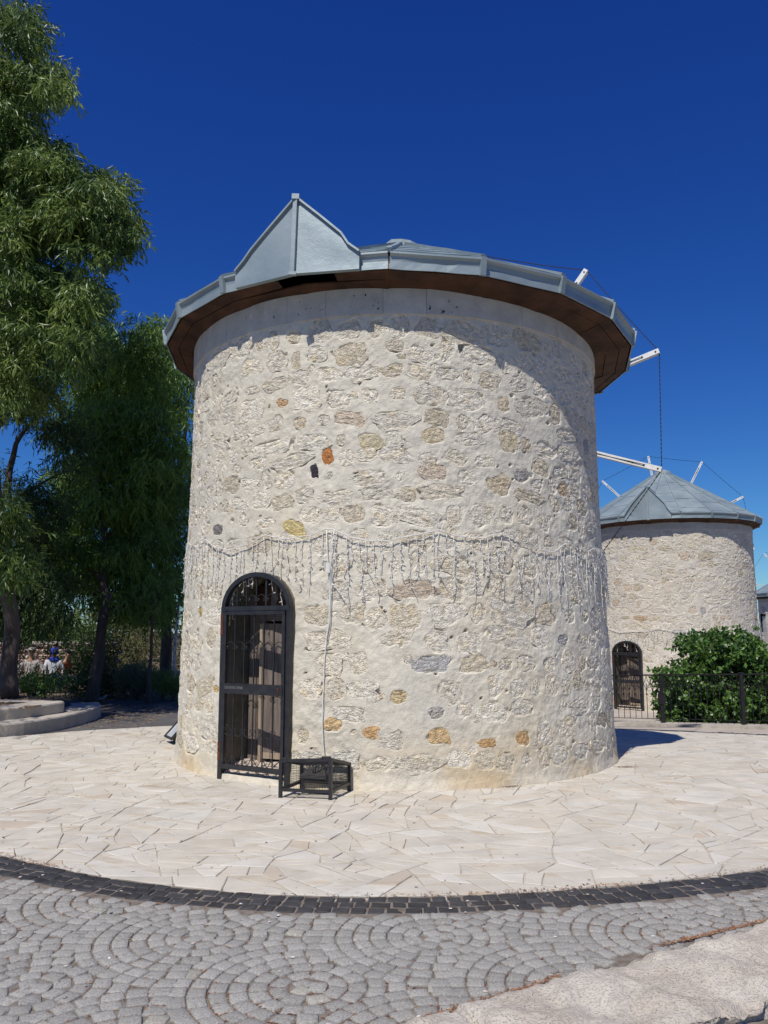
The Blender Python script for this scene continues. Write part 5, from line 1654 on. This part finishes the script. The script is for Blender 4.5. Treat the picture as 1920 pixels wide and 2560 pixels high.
def leaves(name, C, Rr, per, L_, W_, mat, parent, droop=1.0, splay=.6, twig=True, seed=0, fold=.25, broad=False, flat=1.0):
    """leaf blades: twigs hang from points in every clump, leaves sit along the twigs"""
    g = np.random.default_rng(seed); C = np.asarray(C, float); n = len(C)
    Rr = np.broadcast_to(np.asarray(Rr, float), (n,))
    tw = max(1, per // 9)                                         # twigs per clump
    cc = np.repeat(C, tw, 0); rr = np.repeat(Rr, tw)
    d = g.normal(size=(n * tw, 3)); d[:, 2] = d[:, 2] * .7 + .25; d /= np.linalg.norm(d, axis=1)[:, None]
    base = cc + d * (rr * g.uniform(.25, 1.0, n * tw) ** .6)[:, None] * np.array([1, 1, .8 * flat])
    td = d * splay + g.normal(size=d.shape) * .35; td[:, 2] -= droop; td /= np.linalg.norm(td, axis=1)[:, None]
    tl = rr * g.uniform(.5, 1.1, n * tw)
    k = 9
    t = np.tile(np.linspace(.05, 1, k), n * tw)
    B = np.repeat(base, k, 0) + np.repeat(td * tl[:, None], k, 0) * t[:, None]
    B += g.normal(size=B.shape) * .018
    ld = np.repeat(td, k, 0) * .7 + g.normal(size=B.shape) * (.55 if not broad else .9); ld[:, 2] -= droop * .55
    ld /= np.linalg.norm(ld, axis=1)[:, None]
    side = np.cross(ld, g.normal(size=B.shape)); side /= np.linalg.norm(side, axis=1)[:, None] + 1e-9
    nn = np.cross(side, ld)
    l = L_ * g.uniform(.65, 1.25, len(B))[:, None]; w = W_ * g.uniform(.7, 1.25, len(B))[:, None]
    mid = .42 if not broad else .5
    P0 = B; P1 = B + ld * l * mid + side * w / 2 + nn * w * fold; P3 = B + ld * l * mid - side * w / 2 + nn * w * fold
    curve = nn * l * .10 * g.uniform(-1, 1, len(B))[:, None]; P2 = B + ld * l + curve
    V = np.stack([P0, P1, P2, P3], 1).reshape(-1, 3)
    i = np.arange(len(B))[:, None] * 4
    F = np.concatenate([i + np.array([[0, 1, 2]]), i + np.array([[0, 2, 3]])])
    # colour: by twig and by clump, a few pale young ones
    lf = np.clip(np.repeat(g.normal(.38, .22, n * tw), k) + np.repeat(g.normal(0, .24, n), tw * k) + g.normal(0, .13, len(B)), 0, 1)
    lf[g.random(len(B)) < .015] = 1
    o = link(name, np_mesh(name, V, F, mat, False, {'leaf': np.repeat(lf, 4)}), parent); o['kind'] = 'stuff'
    return o


def in_ellipses(E, n, y0, y1, seed):
    """points inside crown lobes given as (u, v, ru, rv) at depths y0..y1"""
    g = random.Random(seed); out = []; A = [e[2] * e[3] for e in E]; tot = sum(A)
    while len(out) < n:
        r = g.random() * tot; k = 0
        while r > A[k] and k < len(A) - 1: r -= A[k]; k += 1
        u0, v0, ru, rv = E[k][:4]; a = g.random() * 6.283; q = math.sqrt(g.random())
        yy0, yy1 = (E[k][4], E[k][5]) if len(E[k]) > 4 else (y0, y1)
        out.append(tuple(at_y(u0 + ru * q * math.cos(a), v0 + rv * q * math.sin(a), g.uniform(yy0, yy1))))
    return out


def limbs(root, trunk, rad, targets, seed, mat=None, n_l=14, start=.3, trunk_name='trunk'):
    g = random.Random(seed); mat = mat or MAT['bark']
    tr = [Vector(p) for p in trunk]; mb = MB(); pts = []; rs = []
    for i in range(len(tr) - 1):
        for k in range(6):
            t = (i + k / 6) / (len(tr) - 1); p = tr[i].lerp(tr[i + 1], k / 6)
            j = .05 * t; pts.append(p + Vector((mn.noise(p * 1.3) * .10, mn.noise(p * 1.3 + Vector((7, 0, 0))) * .10, 0)) * min(1, t * 4)); rs.append(rad * (1 - t * .75) * (1 + .35 * max(0, .06 - t) / .06))
    pts.append(tr[-1]); rs.append(rad * .2); mb.tube(pts, rs, 12)
    mb.build(trunk_name, mat, root, smooth=True)
    tg = g.sample(targets, min(n_l, len(targets)))
    for T in tg:
        T = Vector(T); best = [i for i in range(int(len(pts) * start), len(pts)) if pts[i].z < T.z - .2] or [int(len(pts) * start)]
        i = min(best, key=lambda i: (pts[i] - T).length * .6 + abs((T.z - pts[i].z) - .8) * .8); a = pts[i]
        m = a.lerp(T, .5) + Vector((g.uniform(-.3, .3), g.uniform(-.3, .3), .35)); mb = MB(); q = []
        for k in range(7):
            t = k / 6; q.append(a * (1 - t) ** 2 + m * 2 * t * (1 - t) + T * t * t)
        r0 = min(rs[i] * .55, .085); mb.tube(q, [r0 * (1 - .85 * k / 6) for k in range(7)], 7); mb.build('limb', mat, root, smooth=True)


def tree(name, label, trunk, rad, C, R_, per, L_, W_, mat, seed, group=None, n_l=14, start=.3, **kw):
    root = empty(name, trunk[0]); tag(root, label, 'tree', group)
    o = -Vector(trunk[0])
    tr = [Vector(p) + o for p in trunk]; CC = [Vector(p) + o for p in C]
    limbs(root, tr, rad, CC, seed, n_l=n_l, start=start)
    leaves('crown', [tuple(c) for c in CC], R_, per, L_, W_, mat, root, seed=seed, **kw)
    return root


K = 1.1573
def e(*a): return tuple(x * K for x in a[:4]) + tuple(a[4:])


# tall eucalyptus at the left edge
EA = [e(25, 55, 55, 70), e(60, 150, 68, 42), e(100, 185, 40, 34), e(25, 240, 50, 40), e(40, 330, 72, 52), e(95, 345, 48, 40), e(30, 430, 85, 90), e(110, 440, 90, 80), e(185, 440, 70, 60), e(225, 410, 36, 32),
      e(245, 470, 30, 46), e(208, 525, 32, 48), e(60, 540, 85, 60), e(90, 620, 85, 40), e(170, 640, 52, 32), e(203, 615, 22, 18), e(60, 690, 80, 50), e(110, 735, 70, 50), e(35, 780, 60, 60), e(70, 830, 55, 45),
      e(0, 860, 25, 40), e(-40, 300, 50, 220), e(-40, 700, 40, 120), e(8, 1120, 26, 50, 14.2, 15.2), e(15, 1230, 30, 50, 14.2, 15.2), e(-10, 1020, 20, 40, 14.2, 15.2)]
CA = in_ellipses(EA, 365, 13.4, 17.6, 3)
A0 = at_y(18, 1728, 15.7); A0.z = .40
tree('eucalyptus_tree', 'tallest eucalyptus at the left edge with long hanging leaves, crown reaching the top', [A0, at_y(30, 1560, 15.7), at_y(-8, 1280, 15.5), at_y(-35, 1000, 15.3), at_y(10, 600, 15.3), at_y(20, 100, 15.3)], .165,
     CA, .35, 330, .175, .034, M_EUC, 5, 'eucalyptus trees', n_l=26, start=.35, droop=.9)
# its low boughs against the sky
EB = [e(20, 890, 20, 15), e(105, 905, 45, 25), e(150, 960, 28, 55), e(60, 1080, 50, 60), e(100, 1120, 50, 60), e(30, 1190, 60, 90), e(60, 1270, 70, 70), e(25, 1330, 45, 60), e(110, 1330, 30, 40), e(-40, 1150, 40, 160)]
CB = in_ellipses(EB, 165, 16.5, 19.5, 8)
B0 = at_y(-15, 1722, 18.5); B0.z = -.05
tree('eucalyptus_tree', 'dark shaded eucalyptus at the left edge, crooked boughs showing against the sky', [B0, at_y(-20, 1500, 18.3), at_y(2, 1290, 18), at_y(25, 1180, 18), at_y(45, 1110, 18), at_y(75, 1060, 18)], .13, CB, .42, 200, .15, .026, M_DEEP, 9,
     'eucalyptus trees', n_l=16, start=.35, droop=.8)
# weeping eucalyptus in the middle
EC = [e(330, 705, 22, 30), e(250, 720, 70, 40), e(190, 730, 40, 40), e(330, 760, 60, 50), e(260, 800, 110, 70), e(360, 850, 50, 70), e(200, 850, 60, 70), e(300, 920, 100, 80), e(385, 950, 30, 60), e(195, 950, 65, 80),
      e(260, 1040, 100, 70), e(330, 1100, 65, 60), e(160, 1050, 55, 70), e(230, 1140, 120, 70), e(130, 1150, 45, 60), e(330, 1190, 55, 60), e(220, 1230, 110, 60), e(150, 1260, 55, 50), e(300, 1270, 70, 50), e(230, 1300, 60, 35), e(340, 1300, 20, 30)]
CC_ = in_ellipses(EC, 290, 19.6, 23.4, 13)
C0 = at_z(230, 1757)
tree('eucalyptus_tree', 'weeping eucalyptus with leaning pale trunk, crown hanging low in front of the wall', [C0, at_y(245, 1660, C0.y), at_y(256, 1580, C0.y + .1), at_y(262, 1400, C0.y + .9), at_y(245, 1100, C0.y + 2.2), at_y(270, 850, C0.y + 2.6)], .155,
     CC_, .50, 330, .21, .036, M_EUC2, 17, 'eucalyptus trees', n_l=22, start=.4, droop=1.1)
# darker tree behind, its trunk next to the windmill
ED = [e(385, 1100, 40, 60), e(340, 1160, 50, 50), e(330, 1250, 50, 60), e(385, 1330, 30, 60), e(300, 1200, 60, 80), e(395, 1000, 30, 60), e(430, 1150, 60, 150)]
CD = in_ellipses(ED, 60, 23.5, 27, 23)
D0 = at_y(414, 1716, 24.3); D0.z = -.1
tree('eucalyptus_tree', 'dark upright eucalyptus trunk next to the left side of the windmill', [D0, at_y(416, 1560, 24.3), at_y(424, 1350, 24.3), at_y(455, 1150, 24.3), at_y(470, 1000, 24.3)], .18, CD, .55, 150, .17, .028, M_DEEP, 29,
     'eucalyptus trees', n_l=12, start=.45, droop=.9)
S0_ = at_z(372, 1757)
CE = in_ellipses([e(325, 1300, 35, 45), e(345, 1250, 30, 40)], 9, S0_.y - .4, S0_.y + .6, 31)
tree('young_tree', 'slender young tree with thin trunk in front of the lavender bush', [S0_, at_y(374, 1660, S0_.y), at_y(381, 1560, S0_.y), at_y(388, 1480, S0_.y)], .05, CE, .35, 110, .15, .022, M_EUC2, 33, n_l=4, start=.6)
# trees out of frame at the left whose shade falls over the yard
CF = [(-8.8 + 1.7 * math.cos(a) * q, 11.7 + 1.9 * math.sin(a) * q, 6.2 + 1.2 * math.sin(a * 3 + q)) for a in [x * .7 for x in range(18)] for q in (.4, .75, 1.0)]
tree('eucalyptus_tree', 'eucalyptus standing out of frame left of the garden steps', [(-9.2, 12.6, .4), (-9.1, 12.4, 3), (-8.9, 12, 6), (-8.8, 11.8, 7.5)], .17, CF, .6, 200, .16, .026, M_EUC, 37, 'eucalyptus trees', n_l=10, start=.4)


def bush(name, label, E, n, y0, y1, R_, per, L_, W_, mat, seed, base=None, group=None, cat='shrub', stems=5, gz=None, pts=None, **kw):
    P = pts or in_ellipses(E, n, y0, y1, seed)
    b = Vector(base) if base else Vector((sum(p[0] for p in P) / len(P), sum(p[1] for p in P) / len(P), min(p[2] for p in P) - .2))
    root = empty(name, b); tag(root, label, cat, group)
    g = random.Random(seed); mb = MB()
    for k in range(stems):
        T = Vector(g.choice(P)) - b; s = Vector((g.uniform(-.15, .15), g.uniform(-.1, .1), 0)); m = s.lerp(T, .5) + Vector((0, 0, .15))
        mb.tube([s, (s + m) / 2, m, T], [.03, .025, .018, .008], 6)
    mb.build('stems', MAT['bark'], root, smooth=True)
    leaves('foliage', [tuple(Vector(p) - b) for p in P], R_, per, L_, W_, mat, root, seed=seed, **kw)
    return root


# big leafy bush before the second windmill
EG = [e(1560, 1395, 38, 22), e(1605, 1392, 28, 20), e(1510, 1392, 30, 12), e(1483, 1386, 12, 8), e(1590, 1430, 60, 35), e(1535, 1420, 35, 25), e(1640, 1440, 20, 40), e(1470, 1455, 30, 12), e(1447, 1458, 18, 8), e(1500, 1470, 45, 22), e(1575, 1490, 80, 40),
      e(1645, 1500, 35, 60), e(1462, 1490, 28, 18), e(1480, 1530, 40, 32), e(1570, 1545, 85, 32), e(1650, 1560, 40, 30), e(1462, 1555, 22, 14), e(1710, 1480, 50, 90)]
bush('mulberry_bush', 'big dense green bush with broad leaves behind the black fence', EG, 420, 19.6, 22.0, .24, 110, .12, .085, M_BROAD, 41, base=at_y(1800, 1825, 20.6), cat='bush', stems=12, droop=.5, splay=.9, broad=True, fold=.12)
# row of shrubs in the shade at the back left
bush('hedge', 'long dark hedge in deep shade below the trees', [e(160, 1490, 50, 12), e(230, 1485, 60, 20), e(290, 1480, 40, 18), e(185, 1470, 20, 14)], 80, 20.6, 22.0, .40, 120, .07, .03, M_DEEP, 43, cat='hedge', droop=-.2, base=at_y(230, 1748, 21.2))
bush('oleander_shrub', 'leafy shrub with upright stems in front of the seated people', [e(60, 1480, 22, 14), e(100, 1488, 30, 10), e(80, 1490, 40, 12), e(130, 1485, 18, 12)], 26, 17.3, 18.6, .30, 90, .10, .022, M_BROAD, 47, droop=-.5, base=at_y(95, 1745, 18), stems=10)
bush('lavender_bush', 'grey green spiky bush at the foot of the slender young tree', [e(285, 1480, 22, 18), e(300, 1470, 30, 12), e(320, 1488, 18, 14)], 34, 20.0, 21.0, .26, 160, .12, .010, M_GREYLEAF, 53, droop=-1.0, base=at_y(345, 1752, 20.5))
bush('lavender_bush', 'bright green low bush touching the left side of the windmill base', [e(360, 1490, 20, 16), e(345, 1478, 14, 10), e(375, 1495, 16, 12)], 30, 19.6, 20.6, .25, 130, .11, .013, M_YELLOWGREEN, 59, droop=-.8, base=at_y(420, 1752, 20))
bush('olive_shrub', 'yellowish olive shrub seen between the tree trunks', [e(280, 1390, 50, 45), e(265, 1430, 40, 30), e(320, 1400, 40, 40), e(400, 1420, 25, 60)], 100, 27.5, 31, .6, 110, .10, .035, M_OLIVE, 61, cat='bush', base=at_y(320, 1700, 29), droop=.2)
bush('yellow_green_bush', 'bright yellow green bush above the rubble stone wall', [e(95, 1350, 50, 30), e(70, 1340, 30, 25), e(130, 1365, 40, 35), e(150, 1385, 30, 25), e(110, 1385, 30, 15)], 90, 31, 34, .55, 120, .13, .04, M_YELLOWGREEN, 67, cat='bush', base=at_y(120, 1690, 32), droop=.2)
bush('dark_shrub', 'dark rounded shrub between the blue headscarf and the leaning trunk', [e(178, 1420, 22, 40), e(168, 1450, 18, 20), e(215, 1410, 30, 50)], 62, 24.6, 26.2, .5, 120, .08, .04, M_DEEP, 71, cat='bush', base=at_y(185, 1700, 25.2), droop=.1)
# distant wood beyond
g_ = random.Random(88)
for i in range(13):
    x = -34 + i * 2.9 + g_.uniform(-.8, .8); y = 47 + g_.uniform(-5, 6); h = g_.uniform(2.6, 5.0)
    if x > 3.5: continue
    P = [(x + g_.gauss(0, 1.2), y + g_.gauss(0, 1.0), -.5 + h * g_.uniform(.25, 1.0)) for _ in range(46)]
    tree('distant_tree', ('grey green narrow-leaved tree in the far row beyond the rubble wall', 'yellowish olive tree in the far row beyond the rubble wall', 'fresh green broad-leaved tree in the far row beyond the rubble wall')[i % 3], [(x, y, -.6), (x, y, h * .3), (x + .2, y, h * .7)], .16, P, .8, 63, .26, .11, (M_EUC, M_OLIVE, M_BROAD)[i % 3], 100 + i, 'distant row of trees', n_l=3, start=.5, droop=.3)

# needles and twigs under the trees
def bed_pt():
    x, y = RNG.uniform(-10, -5.8), RNG.uniform(13.4, 17.5)
    if RNG.random() < .35: x, y = RNG.uniform(-6, -4.2), RNG.uniform(14.5, 19); return (x, y, -.03)
    return (x, y, .375) if y < 14.8 + 1.2 * (-x - 5.6) else None


o = scatter('bark_litter', 2600, bed_pt, .03, [(.20, .12, .07), (.30, .20, .12), (.12, .08, .05), (.4, .3, .2)], M_LIT)
tag(o, 'bark strips and dry leaves littering the soil around the left trunks', 'leaf litter', kind='stuff')
mb = MB(); g_ = random.Random(3)
for k in range(46):
    a = g_.uniform(0, 6.28); l = g_.uniform(.1, .25); p = Vector((-6.9 + g_.gauss(0, .12), 14.75 + g_.gauss(0, .08), .375)); mb.tube([p, p + Vector((math.cos(a) * l * .5, math.sin(a) * l * .5, l * .7)), p + Vector((math.cos(a) * l, math.sin(a) * l, l * .6))], [.004, .003, .001], 3)
o = mb.build('dry_grass_tuft', material('straw', (.55, .33, .13), (.4, .24, .1), 20, .9)); tag(o, 'tuft of orange dry grass on the planting bed edge', 'grass tuft')
